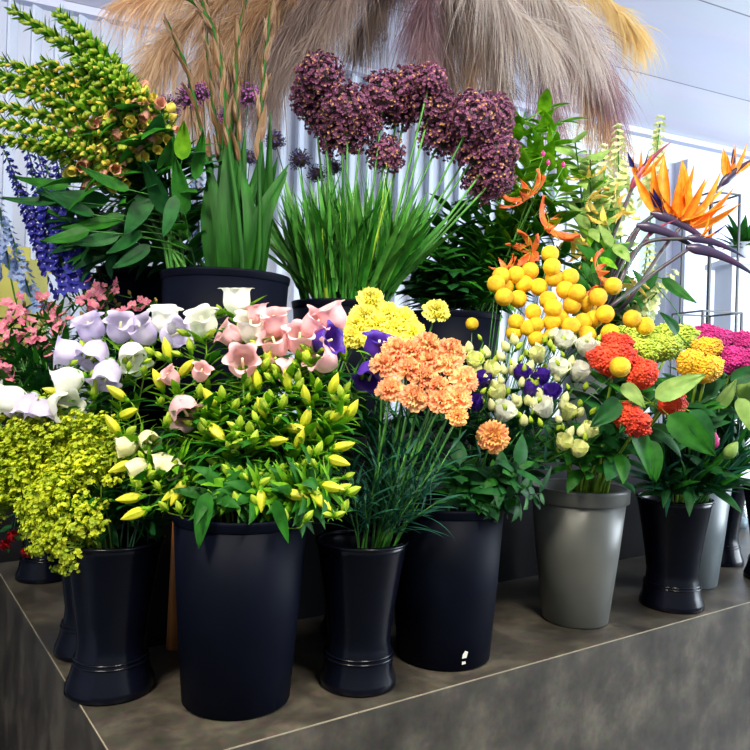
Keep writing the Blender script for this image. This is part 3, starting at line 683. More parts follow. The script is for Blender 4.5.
for (x, y, a, lab) in ((480, 500, 200, 'left'), (508, 505, 300, 'right'), (470, 490, 150, 'rear'), (540, 500, 330, 'far right'), (520, 470, 20, 'upper'), (500, 480, 60, 'upper middle'), (460, 470, 120, 'upper left')):
    _o, _, _ = cut('foliage_sprig', 'dark broad-leaved sprig hanging over the scuffed bucket rim, the %s one' % lab, 'foliage', 'leafy sprigs over the scuffed bucket', path('b2', at(x, y - 6, 1.46)), .002, [], [('leaf_dark', 14, .55, 1., .065, .032, 50, 50, BROAD), ('leaf_green', 8, .6, 1., .055, .026, 50, 50, BROAD)], 'stem_dark')

for (x, y) in ((340, 372), (360, 392), (352, 420), (372, 410), (392, 420), (410, 415), (430, 418), (452, 410), (400, 440), (470, 420), (380, 440), (440, 435)):  # sprigs added as dark fill where the bright wall showed through
    cut('foliage_sprig', 'dark leafy sprig added to blacken the gap behind the carnation stems', 'foliage', 'dark sprigs added behind the carnations', path('m2' if x < 385 else 'm3', at(x, y, 1.60), spread=.6), .0022, [], [('leaf_dark', 18, .6, 1., .07, .022, 45, 45, LANCE), ('leaf_green', 7, .6, 1., .06, .018, 45, 45, LANCE)], 'stem_dark')
# ---- yellow balls
CR = [(550, 254), (552, 267), (501, 276), (516, 275), (530, 271), (554, 278), (570, 277), (505, 286), (524, 284), (539, 287), (504, 297), (518, 299), (565, 290), (577, 293), (548, 300), (553, 308), (572, 305), (588, 305), (598, 297), (613, 286), (533, 312), (536, 325), (528, 328), (516, 322), (552, 322), (571, 326), (594, 319), (605, 314), (610, 333), (536, 339), (552, 338), (587, 335), (514, 333), (632, 319), (645, 326), (620, 367), (472, 324), (583, 322), (560, 318), (496, 284)]
for (x, y), (o_, r_) in zip(CR, rows(CR, R4)):
    lab = 'round yellow ball flower, %s in the %s row of yellow balls' % (o_, r_)
    if (x, y) == (620, 367): lab = 'lone yellow ball flower in front of the coral celosia'
    if (x, y) == (472, 324): lab = 'small yellow ball flower alone left of the cluster, by the carnations'
    Z = 1.78 - (y - 250) / 100 * .10 + (hash((x * 7 + y * 13)) % 9) * .006
    if (x, y) == (620, 367): Z = 1.52
    tip = at(x, y, Z); s = .9 if x < 540 and y > 310 else 1.0
    if (x, y) == (472, 324): s = .7
    d = outward('m4', tip, 1., .1).normalized()
    cut('yellow_ball_flower', lab, 'flower', 'yellow ball flowers', path('m4', tip - d * .018, spread=.25), .0013, [('ball', tip, d, s)], [], 'stem_green')

# ---- celosia
def celosia(x, y, Z, k, sc, ang, lab, grp, bk, wide=1.):
    tip = at(x, y, Z); d = vdir(ang, .35)
    sc *= 1.22
    o, L0, b = cut('celosia', lab, 'flower', grp, path(bk, tip - d * .022 * sc, spread=.4), .0045, [('c%s%d' % (k, R.randrange(2)), tip - d * .02 * sc, d, sc)],
        [('leaf_dark', 6, .82, .97, .09, .042, 48, 45, BROAD), ('leaf_green', 4, .82, .97, .085, .036, 48, 40, BROAD)], 'stem_lime')
    h = [c for c in o.children if c.name.startswith('flower_crest')][0]
    h.matrix_basis = M.Translation(tip - d * .02 * sc - b) @ frame(d).to_4x4() @ M.Rotation(R.uniform(-.5, .5), 4, 'Z') @ M.Diagonal((sc * wide, sc, sc, 1))
CE = [(612, 360, 1.62, 'r', 1.15, 100, 'large coral celosia crest at the left, behind the lone yellow ball', 'gr', 1.1), (643, 375, 1.60, 'r', 1.1, 60, 'coral celosia crest right of the lone yellow ball', 'gr', .9),
      (631, 420, 1.56, 'r', 1.1, 110, 'long flat orange-red celosia crest, lowest of all', 'gr', 1.25), (673, 404, 1.60, 'r', .9, 20, 'narrow orange-red celosia crest standing on edge under the gold ones', 'gr', .95),
      (617, 345, 1.68, 'r', .9, 90, 'small coral celosia crest peeking out at the top left', 'gr', 1.), (630, 366, 1.63, 'r', .8, 90, 'coral celosia crest squeezed between the two big coral ones', 'gr', 1.),
      (638, 351, 1.72, 'e', 1.0, 90, 'green celosia crest directly above the coral ones', 'm5', 1.2), (663, 347, 1.74, 'e', 1.0, 85, 'green celosia crest left of the gold ones', 'm5', 1.2), (674, 337, 1.85, 'e', 1.1, 90, 'pale green celosia crest at the back right', 'm5', 1.3), (631, 337, 1.85, 'e', 1., 95, 'pale green celosia crest at the back left under two yellow balls', 'm5', 1.2),
      (690, 363, 1.68, 'y', 1.0, 80, 'gold celosia crest leftmost of the front three', 'vR', .95), (710, 369, 1.67, 'y', 1.0, 70, 'gold celosia crest rightmost of the front three', 'vR', 1.), (706, 349, 1.78, 'y', .9, 90, 'gold celosia crest behind the front two', 'vR', 1.1), (700, 372, 1.68, 'y', .8, 75, 'gold celosia crest tucked between the front two', 'vR', 1.),
      (694, 342, 1.92, 'm', .9, 95, 'magenta celosia crest leftmost of the magenta ones', 'si', 1.), (706, 336, 1.98, 'm', 1.0, 90, 'magenta celosia crest second from left at the back', 'si', 1.), (722, 341, 1.92, 'm', 1.0, 85, 'magenta celosia crest in the middle of the magenta row', 'si', 1.), (743, 342, 1.92, 'm', .9, 85, 'magenta celosia crest at the right end of the back row', 'si', 1.), (733, 360, 1.80, 'm', 1.05, 85, 'pink magenta celosia crest in front at right', 'si', 1.), (749, 362, 1.80, 'm', 1., 75, 'pink magenta celosia crest cut by the right photo edge', 'si', 1.)]
for x, y, Z, k, sc, a, lab, bk, w in CE: celosia(x, y, Z, k, sc, a, lab, {'r': 'coral celosias', 'e': 'green celosias', 'y': 'gold celosias', 'm': 'magenta celosias'}[k], bk, w)
def bigleaf(host, key, p, ang, c, L, W, a1=-25, spin=0., lab=None):
    mb = MB(); X = M.Translation(p - host.location) @ frame_y(vdir(ang, c), -FW + UP * R.uniform(.1, .9) + RT * R.uniform(-.4, .4)).to_4x4()
    petal(mb, key, 0, 0, 0, L, W, 4, a1, BROAD, fold=-.22, nu=8, nv=12, ruf=.003, fr=2, X=X)
    sl, sk = STEMS[host.name]; e = p - host.location; q = min(sl, key=lambda v: (v - e).length + max(0, v.z - e.z + .02)); dv = X.to_3x3() @ V((0, 0, 1))
    mb.tube(spline([q, q.lerp(e, .5) - dv * .01 + V((0, 0, .004)), e + dv * .004], 8), .0014, sk, 5)
    o = link('leaf', mb.mesh('leaf'), host)
    if lab: o['label'] = lab
host, _, _ = cut('foliage_sprig', 'broad leafy sprig spreading large green leaves below the celosia', 'foliage', None, path('gr', at(662, 412, 1.62)), .004, [], [('leaf_dark', 10, .5, .95, .1, .045, 50, 50, BROAD)], 'stem_lime')
for key, x, y, a, c, L, W, lab in (('leaf_pale', 655, 398, 30, .3, .115, .045, 'pale leaf with its underside showing'), ('leaf_green', 668, 415, 318, .25, .13, .062, 'large bright leaf pointing down to the right'), ('leaf_green', 632, 425, 290, .3, .12, .05, 'bright leaf drooping over the grey bucket'),
                              ('leaf_pale', 622, 384, 310, .5, .07, .034, 'small pale heart-shaped leaf'), ('leaf_dark', 690, 410, 300, .2, .1, .05, None), ('leaf_dark', 620, 400, 220, .3, .09, .045, None), ('leaf_green', 650, 440, 275, .3, .09, .04, None), ('leaf_dark', 640, 404, 230, .3, .08, .035, None)):
    bigleaf(host, key, at(x, y, 1.56), a, c, L, W, lab=lab)
for (x, y) in ((575, 440), (590, 455), (602, 445), (612, 440), (598, 430), (556, 448), (566, 456), (584, 440), (618, 446), (608, 432), (580, 462), (560, 436), (594, 466)):
    cut('foliage_sprig', 'bare pale green stem end leaning in the grey bucket', 'foliage', 'pale stems in the grey bucket', path('gr', at(x, y, 1.66), spread=.9), .0045, [], [('leaf_green', 4, .88, 1., .07, .03, 40, 50, BROAD)], 'stem_lime')

# ---- right vase: leafy stems with buds
VR = [(668, 430), (682, 440), (694, 455), (705, 430), (718, 420), (732, 415), (742, 430), (748, 448), (660, 455), (674, 462), (726, 462), (700, 470), (738, 470), (752, 425), (716, 480), (690, 480), (652, 446), (656, 472), (666, 482), (650, 430), (712, 462)]
for (x, y), (o_, r_) in zip(VR, rows(VR, R2)):
    tip = at(x, y, arr(x, y, 1.83, 445, .10))
    cut('foliage_sprig', 'dark green leafy stem, %s in the %s row of the right vase' % (o_, r_), 'foliage', 'leafy stems in the right vase', path('vR', tip, spread=.95), .0034, [], [('leaf_teal', 9, .45, .9, .16, .015, 10, 22, LANCE), ('leaf_green', 4, .45, .9, .15, .016, 10, 20, LANCE), ('leaf_dark', 6, .6, 1., .10, .026, 35, 40, LANCE)], 'stem_green')
for (x, y, k, a, lab) in ((713, 440, 'tp', 80, 'purple bud in a cream sheath above the right vase'), (731, 450, 'tb', 60, 'pale green closed bud right of the purple bud'), (746, 392, 'tb', 75, 'large pale green bud at the right photo edge')):
    tip = at(x, y, 1.74 if k != 'tb' or x < 740 else 1.80); d = vdir(a, .3); cut('budding_stem', lab, 'flower', None, path('vR', tip - d * .025, spread=.6), .003, [(k, tip - d * .025, d, 1. if x < 740 else 1.7)], [('leaf_dark', 5, .6, .95, .09, .03, 40, 40, LANCE)], 'stem_green')
host2, _, _ = cut('foliage_sprig', 'leafy sprig with a pale pointed leaf under the magenta celosia', 'foliage', None, path('si', at(735, 396, 1.84)), .003, [], [('leaf_dark', 10, .5, .98, .1, .045, 50, 50, BROAD)], 'stem_green')
for key, x, y, a, L, W in (('leaf_pale', 717, 408, 60, .08, .035), ('leaf_pale', 738, 398, 290, .10, .04), ('leaf_green', 700, 402, 200, .1, .05), ('leaf_dark', 678, 334, 130, .07, .03), ('leaf_dark', 730, 380, 20, .1, .04)): bigleaf(host2, key, at(x, y, 1.74), a, .3, L, W)

# ---- foxgloves
FX = [((138, 104), (12, 10), 0), ((126, 86), (58, 14), 0), ((158, 128), (2, 62), 1), ((146, 140), (-14, 84), 1), ((128, 152), (-14, 104), 1), ((110, 164), (-14, 120), 1), ((92, 174), (-8, 138), 1), ((168, 122), (42, 62), 1), ((118, 128), (22, 68), 1), ((150, 112), (78, 60), 1), ((98, 140), (-10, 70), 1), ((132, 120), (0, 76), 1), ((120, 176), (46, 140), 1)]
def fox(pb, pt, grown, lab):
    Zb = 1.64; B = at(pb[0], pb[1], Zb); T = at(pt[0], pt[1], Zb - .08)
    neck = at(pb[0] * .55 + 185 * .45, pb[1] * .55 + 262 * .45, 1.70)
    pth = path('u1', at(170, 250, 1.72), spread=.9)[:3] + [neck, B, B.lerp(T, .5) + V((0, 0, .02 if grown else .012)), T]
    c = spline(pth, 40); ax = tail(c, (T - B).length * 1.06, 46); b0 = pth[0]; g = random.Random(int(pb[0] * 7 + pt[0])); hs = []; mb = MB()
    for i, p in enumerate(ax[:-1]):
        t = i / 45; tg = (ax[i + 1] - p).normalized(); F = frame(tg)
        for q in range(2):
            th = i * 2.4 + q * PI + g.uniform(-.4, .4); a = RAD(70 + (28 if t < .4 else 0) - 30 * t)
            d = F @ V((math.sin(a) * math.cos(th), math.sin(a) * math.sin(th), math.cos(a))); d = (d - V((0, 0, .35 * (1 - t)))).normalized()
            s = (1 - .62 * t) * (1 if grown else 1.12)
            X = M.Translation(p - b0) @ frame(tg, th).to_4x4()
            petal(mb, 'leaf_bright' if q else 'leaf_green', 0, .002, 0, .040 * s + .012, .010 * s + .003, 62 - 22 * t, 30, LANCE, nu=2, nv=4, X=X)
            if grown and t < .34 and q == 0 and i % 2 == 0: hs.append(('fp' if g.random() < .45 else 'fy', p + d * .012, d, g.uniform(.75, 1.05)))
            else:
                X2 = M.Translation(p - b0 + d * .006) @ frame(d).to_4x4()
                m0 = len(mb.v); spindle(mb, 'fox_yellow' if (grown and g.random() < .42 * (1 - t) + .1) else 'fox_green', .022 * s + .003, .0072 * s + .001, 3, .06)
                for z in range(m0, len(mb.v)): mb.v[z] = X2 @ mb.v[z]
    o, _, _ = cut('foxglove', lab, 'flower', 'foxglove spikes leaning left', pth, .004, hs, [('leaf_green', 5, .40, .66, .15, .05, 42, 60, BROAD), ('leaf_dark', 4, .38, .6, .15, .05, 55, 40, BROAD)], 'stem_green', n=40, seed=3 + int(pb[0]))
    link('bud_spike', mb.mesh('bud_spike'), o)
fxl = rows([a for a, b, c in FX], R3)
for i, (a, b, gk) in enumerate(FX):
    lab = ['long green foxglove spike reaching up to the top left corner', 'shorter green foxglove spike just behind the long one'][i] if i < 2 else 'foxglove spike with yellow and peach bells, %s in the %s layer' % fxl[i]
    fox(a, b, gk, lab)
lh, _, _ = cut('foliage_sprig', 'broad-leaved green shoot beside the foxgloves in the riser bucket', 'foliage', None, path('u1', at(175, 190, 1.68), spread=.6), .003, [], [('leaf_green', 8, .6, .98, .12, .05, 45, 50, BROAD)], 'stem_green')
for key, x, y, a, L, W in (('leaf_dark', 60, 200, 200, .12, .035), ('leaf_green', 130, 190, 170, .12, .035), ('leaf_dark', 95, 215, 175, .13, .04), ('leaf_green', 100, 195, 205, .13, .035), ('leaf_dark', 175, 195, 265, .13, .04), ('leaf_green', 195, 180, 70, .12, .035), ('leaf_dark', 150, 245, 225, .12, .04), ('leaf_dark', 120, 235, 200, .12, .04), ('leaf_green', 70, 186, 195, .12, .04), ('leaf_bright', 182, 160, 80, .09, .045), ('leaf_dark', 110, 200, 190, .16, .06), ('leaf_green', 125, 215, 215, .15, .05), ('leaf_dark', 150, 190, 250, .15, .06), ('leaf_green', 90, 230, 205, .11, .045), ('leaf_green', 160, 175, 60, .1, .05), ('leaf_dark', 140, 230, 240, .12, .05), ('leaf_dark', 165, 215, 100, .15, .06), ('leaf_green', 185, 215, 95, .14, .05)):
    bigleaf(lh, key, at(x, y, 1.60 + R.uniform(-.04, .06)), a + R.uniform(-8, 8), R.uniform(0, .4), L * .95, W * .8, 40)

for (x, y) in ((70, 215), (95, 205), (120, 215), (145, 205), (85, 240), (110, 250), (135, 240), (155, 235), (100, 225), (165, 205)):
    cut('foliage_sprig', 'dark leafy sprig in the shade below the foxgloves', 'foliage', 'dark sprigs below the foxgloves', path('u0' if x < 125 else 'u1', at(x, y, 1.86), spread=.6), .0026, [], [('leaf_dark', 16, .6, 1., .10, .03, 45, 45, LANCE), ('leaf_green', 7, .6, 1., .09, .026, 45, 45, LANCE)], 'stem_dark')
# ---- gladioli
GL = [([(232, 262), (208, 160), (187, 70), (167, 22)], 'gladiolus bud spike leftmost, forking at the top'), ([(238, 262), (220, 150), (208, 60), (206, -5)], 'gladiolus bud spike second from left, slim and upright'), ([(245, 262), (231, 150), (222, 60), (196, -14)], 'gladiolus bud spike curving left, with thick brown bracts'),
      ([(248, 262), (238, 140), (237, 50), (248, -10)], 'gladiolus bud spike fourth from left, golden at the top'), ([(258, 262), (259, 150), (265, 60), (274, -14)], 'gladiolus bud spike rightmost, against the pampas grass'), ([(242, 262), (228, 140), (214, 30), (176, -12)], 'gladiolus bud spike crossing behind the leftmost ones')]
for i, (pp, lab) in enumerate(GL):
    w = [at(x, y, 1.72 - .015 * i) for x, y in pp]; base = path('u1', w[0], spread=.5)[:2]; pth = base + w
    c = spline(pth, 30); ax = tail(c, .40, 9); hs = []
    for j, p in enumerate(ax[:-1]):
        tg = (ax[j + 1] - p).normalized(); sd = (RT if j % 2 else -RT); hs.append(('gb', p + sd * .002, tg + sd * .07, 1.12 - .04 * j))
    o, L0, b = cut('gladiolus', lab, 'flower', 'gladiolus spikes in the riser bucket', pth, .0056, hs, [], 'glad_leaf', n=30)
    for q in range(3):
        g = random.Random(i * 5 + q); x0 = 215 + i * 9 + g.uniform(-10, 10); x1 = x0 + (i - 2) * 5 + g.uniform(-18, 20); y1 = g.uniform(95, 175)
        lp = spline([at(x0 * .6 + 238 * .4, 274, 1.70) + V((0, 0, -.08)), at(x0, 225, 1.69 + g.uniform(-.06, .06)), at(x1, y1, 1.68)], 12); mb = MB()
        nrm = V((g.uniform(-.6, .6), -1, 0)).normalized()
        def fn(u, v):
            p = lp[round(v * 12)]; tg = (lp[min(12, round(v * 12) + 1)] - lp[max(0, round(v * 12) - 1)]).normalized(); sd = tg.cross(nrm).normalized()
            xx = 2 * u - 1; return p - b + sd * xx * .017 * SWORD(v) + nrm * (-.004 * abs(xx))
        mb.grid(fn, 4, 12, 'glad_leaf'); link('leaf', mb.mesh('leaf'), o)

# ---- alliums
AL = [(320, 72, 1.0), (314, 92, .95), (347, 102, 1.0), (342, 126, 1.05), (384, 90, 1.0), (408, 86, 1.05), (386, 148, .8), (430, 74, .68), (432, 98, .95), (442, 128, 1.), (473, 112, 1.05), (492, 110, .95), (478, 145, 1.0), (497, 145, .9), (482, 176, .85), (398, 104, .85), (326, 110, .9), (362, 116, .8), (496, 170, .8)]
for i, ((x, y, s), (o_, r_)) in enumerate(zip(AL, rows(AL, R3))):
    Z = 1.90 + (R.uniform(-.05, .08)); tip = at(x, y + 7, Z); d = outward('u2', tip, 1.2, .1)
    cut('allium', 'purple allium globe, %s in the %s row of the big globes' % (o_, r_), 'flower', 'big purple alliums', path('u2', tip, spread=.35), .0042, [('al%d' % (i % 3), tip, d, s * .94)], [], 'stem_green')
for i in range(64):                       # tubular flowering-onion leaves
    x0 = R.uniform(300, 385); k = (x0 - 342) / 45; x1 = 345 + k * R.uniform(50, 125) + R.uniform(-14, 14); y1 = R.uniform(150, 235) + abs(k) * 12
    tip = at(x1, y1, 1.90 + R.uniform(-.12, .08)); 
    cut('allium', 'flowerless strap-like allium leaf stalk fanning out of the riser bucket', 'flower', 'green allium stalks without a globe', path('u2', tip, spread=.6), .0072, [], [('stem_green' if i % 3 else 'leaf_green', 4, .68, .76, .25, .016, 8, 16, SWORD)], ['leaf_green', 'stem_green', 'leaf_green', 'stem_lime'][i % 4], taper=1)
SM = [(190, 97, 'mv', .95, 'mauve flower globe left of the gladioli, upper one'), (168, 108, 'mv', .85, 'mauve flower globe lowest left, touching the foxgloves'), (203, 93, 'mv', .7, 'small mauve globe right beside the leftmost gladiolus'), (249, 96, 'mv', .8, 'mauve flower globe between two gladiolus spikes'), (226, 120, 'mv', .65, 'small dark mauve globe among the gladiolus stems'),
      (275, 141, 'th', .8, 'dark blue globe left of the big alliums, upper one'), (300, 160, 'th', .85, 'dark blue globe below the leftmost big allium'), (317, 174, 'th', .75, 'dark blue globe half hidden under the big alliums'), (250, 158, 'th', .65, 'small dark blue globe behind the gladiolus leaves'), (334, 168, 'th', .7, 'small dark blue globe between allium stems')]
for x, y, k, s, lab in SM:
    tip = at(x, y, 2.02); d = vdir(100, .2); cut('small_allium', lab, 'flower', 'small mauve and blue globes', path('u1' if x < 260 else 'u2', tip, spread=.4), .0022, [(k, tip, d, s * 1.15)], [], 'stem_dark')

# ---- delphiniums
def spike(name, lab, cat, grp, bk, base_px, tip_px, Z, key, L, n, fr, skey='stem_green', lv=()):
    T = at(tip_px[0], tip_px[1], Z); Bm = at(base_px[0], base_px[1], Z + .05); pth = path(bk, Bm, spread=.9)[:3] + [Bm, T]
    c = spline(pth, 30); ax = tail(c, L, n); b0 = pth[0]; g = random.Random(int(tip_px[0] * 3 + tip_px[1])); mb = MB()
    for i, p in enumerate(ax):
        t = i / n; tg = (ax[min(n, i + 1)] - ax[max(0, i - 1)]).normalized(); F = frame(tg)
        for q in range(3):
            th = i * 2.4 + q * 2.1; d = F @ V((math.cos(th), math.sin(th), .35 + t)); s = fr * (1 - .6 * t); cc = p - b0 + d.normalized() * (s * 1.1 + .003)
            m0 = len(mb.v); X = M.Translation(cc) @ frame(d, g.uniform(0, 6)).to_4x4()
            simple5(mb, key, s, 5, 'white' if key.startswith('delph') else key, 60, 20)
            for z in range(m0, len(mb.v)): mb.v[z] = X @ mb.v[z]
    o, _, _ = cut(name, lab, cat, grp, pth, .003, [], lv, skey, n=30); link('flower_spike', mb.mesh('flower_spike'), o)
DL = [((70, 300), (4, 150)), ((76, 300), (22, 132)), ((82, 300), (36, 148)), ((86, 300), (50, 128)), ((74, 305), (12, 175)), ((80, 300), (30, 170)), ((90, 300), (46, 165)), ((84, 290), (58, 150))]
for (b_, t_), (o_, r_) in zip(DL, rows([t for b, t in DL], R2)):
    spike('delphinium', 'deep blue delphinium spike, %s in the %s row under the foxgloves' % (o_, r_), 'flower', 'blue delphiniums at left', 'u0', b_, t_, 1.86, 'delph', .32, 17, .017, lv=[('leaf_green', 10, .4, .62, .07, .016, 50, 40, LANCE)])
for i, (b_, t_, bk, lab) in enumerate([((30, 330), (-4, 190), 'u0', 'pale blue delphinium spike at the left photo edge'), ((50, 330), (8, 225), 'u0', 'short pale blue delphinium spike beside the yellow board'), ((200, 260), (196, 150), 'u1', 'pale blue delphinium spike behind the gladiolus leaves'), ((212, 260), (208, 175), 'u1', 'shorter pale blue delphinium between foxglove and gladiolus leaves')]):
    spike('delphinium', lab, 'flower', 'pale blue delphiniums', bk, b_, t_, 1.98, 'delph_pale', .24, 14, .017, lv=[('leaf_green', 8, .4, .7, .06, .014, 50, 40, LANCE)])

# ---- flame lilies, leafy branches, white stock
GLO = [(528, 197, 130, .3, 'gl', 1., 'orange-red flame lily, uppermost beside the purple alliums'), (549, 228, 40, .6, 'gl', 1.05, 'large orange-red flame lily directly above the yellow balls'), (531, 252, 190, .5, 'gl', .9, 'orange-red flame lily touching the topmost yellow ball from the left'), (506, 268, 120, .4, 'gl', .55, 'small orange flame lily behind the left yellow balls'), (597, 272, 20, .4, 'gl', .8, 'faded orange flame lily right of the yellow balls'), (592, 290, 300, .4, 'gl', .6, 'small orange flame lily low behind the right yellow balls'),
       (580, 178, 100, .5, 'gy', 1., 'yellow flame lily at the top of the leafy branches'), (590, 200, 320, .4, 'gy', .85, 'pale yellow flame lily turned down right'), (604, 222, 100, .5, 'gy', .9, 'yellow flame lily beside the bird of paradise stems'), (620, 208, 30, .4, 'gy', .9, 'yellow flame lily behind the bird of paradise neck'), (572, 240, 240, .4, 'gy', .8, 'drooping yellow flame lily left of the stems'), (630, 285, 270, .4, 'gy', .8, 'drooping pale flame lily above the two right yellow balls'), (584, 250, 200, .4, 'gy', .8, 'pale yellow flame lily in the middle of the leaves')]
for x, y, a, c, k, s, lab in GLO:
    tip = at(x, y, 2.02 if k == 'gl' else 2.14); d = vdir(a, c)
    cut('flame_lily', lab, 'flower', 'flame lilies', path('u3' if x < 575 else 'u4', tip - d * .02, spread=.4), .002, [(k, tip, d, s * 1.05)], [('leaf_green', 9, .5, .95, .09, .02, 50, 50, LANCE)], 'stem_green')
BR = [(525, 112), (545, 105), (560, 118), (516, 135), (540, 130), (556, 140), (530, 160), (552, 165), (575, 140), (590, 150), (570, 170), (510, 225), (500, 250), (485, 235), (470, 255), (455, 270), (520, 240), (440, 250), (600, 180), (615, 240), (600, 255), (590, 225), (560, 210), (565, 250), (480, 275), (510, 285), (430, 275), (460, 225), (420, 240), (437, 218), (452, 202), (470, 205), (490, 210), (412, 282), (446, 286), (468, 288), (528, 222), (546, 200), (480, 255)]
for (x, y), (o_, r_) in zip(BR, rows(BR, R4)):
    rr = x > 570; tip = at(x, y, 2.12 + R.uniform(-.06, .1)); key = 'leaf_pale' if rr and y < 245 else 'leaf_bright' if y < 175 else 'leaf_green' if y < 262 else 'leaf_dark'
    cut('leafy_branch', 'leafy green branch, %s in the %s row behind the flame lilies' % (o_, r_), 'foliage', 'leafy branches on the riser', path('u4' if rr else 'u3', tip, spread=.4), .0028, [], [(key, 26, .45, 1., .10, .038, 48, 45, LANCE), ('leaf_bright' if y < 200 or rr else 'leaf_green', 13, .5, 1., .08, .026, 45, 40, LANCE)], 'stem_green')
for (b_, t_, lab) in (((620, 300), (618, 130), 'pale stock spike left of the bird of paradise flowers'), ((640, 300), (660, 122), 'pale stock spike rising behind the bird of paradise'), ((610, 300), (603, 150), 'pale stock spike among the yellow flame lilies'), ((645, 310), (650, 250), 'short pale stock spike behind the bird of paradise stems'), ((640, 310), (672, 275), 'low pale stock spike leaning right')):
    spike('stock', lab, 'flower', 'pale stock spikes', 'u4', b_, t_, 2.25, 'stock', .26, 13, .026, lv=[('leaf_green', 8, .35, .6, .1, .024, 50, 40, LANCE)])
bl, _, _ = cut('leafy_branch', 'leafy branch with one big leaf in front of the bright window', 'foliage', None, path('u4', at(655, 285, 2.15), spread=.6), .003, [], [('leaf_green', 12, .5, .98, .09, .03, 50, 40, LANCE)], 'stem_green')
bigleaf(bl, 'leaf_green', at(662, 278, 2.1), 310, .1, .12, .04, 30); bigleaf(bl, 'leaf_green', at(690, 336, 2.0), 165, .1, .09, .03, 30)
for (x, y) in ((543, 157), (548, 166), (563, 168)):
    tip = at(x, y, 2.0); cut('budding_stem', 'tiny magenta bud on a thin stalk by the flame lilies', 'flower', 'tiny magenta buds', path('u3', tip, spread=.4), .0015, [('tp', tip, vdir(90, .2), .4)], [], 'stem_green')

# ---- bird of paradise
sp_mesh = MB()
def spathe_fn(u, v):
    th = 2 * PI * u; r = .0155 * (1 - v) ** .75 * min(1, v * 5 + .35) + .0008
    return V((.20 * v - .01, r * .75 * math.cos(th), r * math.sin(th) - .035 * v * v + .006 * math.sin(PI * v)))
sp_mesh.grid(spathe_fn, 18, 22, 'bird_spathe', True); SPATHE = sp_mesh.mesh('spathe')
_s = MB(); petal(_s, 'bird_orange', 0, 0, 0, .145, .031, 0, 10, LANCE, cup=.7, nu=6, nv=10); SEPAL = _s.mesh('sepal')
_s = MB(); petal(_s, 'bird_blue', 0, 0, 0, .095, .018, 0, 8, lambda t: .25 if t < .45 else (1.2 * (1 - (t - .45) / .55) ** .8 if t < 1 else 0), cup=.5, nu=6, nv=10); TONGUE = _s.mesh('blue_tongue')
def bird(base, bang, bc, sep, lab, s=1., stem_px=(), tongues=1, Z=2.12, red=False):
    B = at(base[0], base[1], Z); bd = vdir(bang, bc).normalized(); upv = vdir(90, .15); upv = (upv - bd * upv.dot(bd)).normalized(); sy = upv.cross(bd)
    Rm = M((bd, sy, upv)).transposed()
    pth = path('u4', at(stem_px[0][0], stem_px[0][1], Z + .04), spread=.8)[:3] + [at(x, y, Z + .02) for x, y in stem_px] + [B]
    o, L0, b = cut('bird_of_paradise', lab, 'flower', 'bird of paradise flowers', pth, .0075, [], [], 'stem_wine', n=30)
    sp = link('spathe', SPATHE, o, B - b, Rm, s)
    if red: sp.data = SPATHE.copy(); sp.data.materials[0] = K['bird_red']
    for i, (a, c, l) in enumerate(sep): link('sepal', SEPAL, o, B - b + bd * .02 * s + bd * .006 * i * s, frame(vdir(a, c), R.uniform(-.6, .6)), s * l)
    for i in range(tongues):
        a = sep[i % len(sep)][0] - 12 if sep else 60; link('blue_tongue', TONGUE, o, B - b + bd * .035 * s, frame(vdir(a + 24 * i, .25), .3), s)
bird((655, 214), 338, .1, [(128, .1, 1.), (112, .3, 1.1), (96, .1, 1.2), (80, .35, 1.1), (64, .1, 1.15), (48, .3, 1.), (30, .15, 1.1), (14, .3, .95), (104, .5, .9), (70, .6, .9), (136, .2, .7), (88, .0, 1.25), (56, .15, 1.15), (38, .2, 1.05), (22, .25, .95), (104, .0, 1.1)], 'bird of paradise flower with the largest orange fan, in the middle', 1.05, [(605, 290), (632, 235)], 3)
bird((633, 186), 60, .1, [(80, .2, .75), (110, .3, .6), (40, .15, .9), (60, .5, .6), (130, .2, .5)], 'bird of paradise flower uppermost left with a dark blue tongue', .85, [(598, 290), (612, 240)], 2, 2.16, True)
bird((722, 184), 42, .1, [(100, .1, .75), (80, .25, .8), (60, .1, .85), (112, .3, .55), (35, .2, .8)], 'bird of paradise flower cut by the right photo edge', .85, [(625, 305), (670, 240)], 1, 2.1)
bird((690, 238), 350, .05, [(40, .2, .55), (20, .2, .6), (65, .1, .6)], 'bird of paradise with a short orange tuft, lower right', .85, [(612, 300), (640, 246)], 1, 2.06)
bird((690, 248), 346, .05, [], 'closed bird of paradise bill held lowest, pointing right', 1.05, [(605, 312), (650, 276)], 0, 2.02)
bird((648, 236), 40, .1, [], 'closed bird of paradise bill with reddish skin behind the big fan', .45, [(612, 300), (630, 262)], 0, 2.1, True)
bird((640, 226), 345, .1, [], 'closed dark bird of paradise bill just below the big fan', 1.0, [(606, 300), (622, 262)], 0, 2.09)

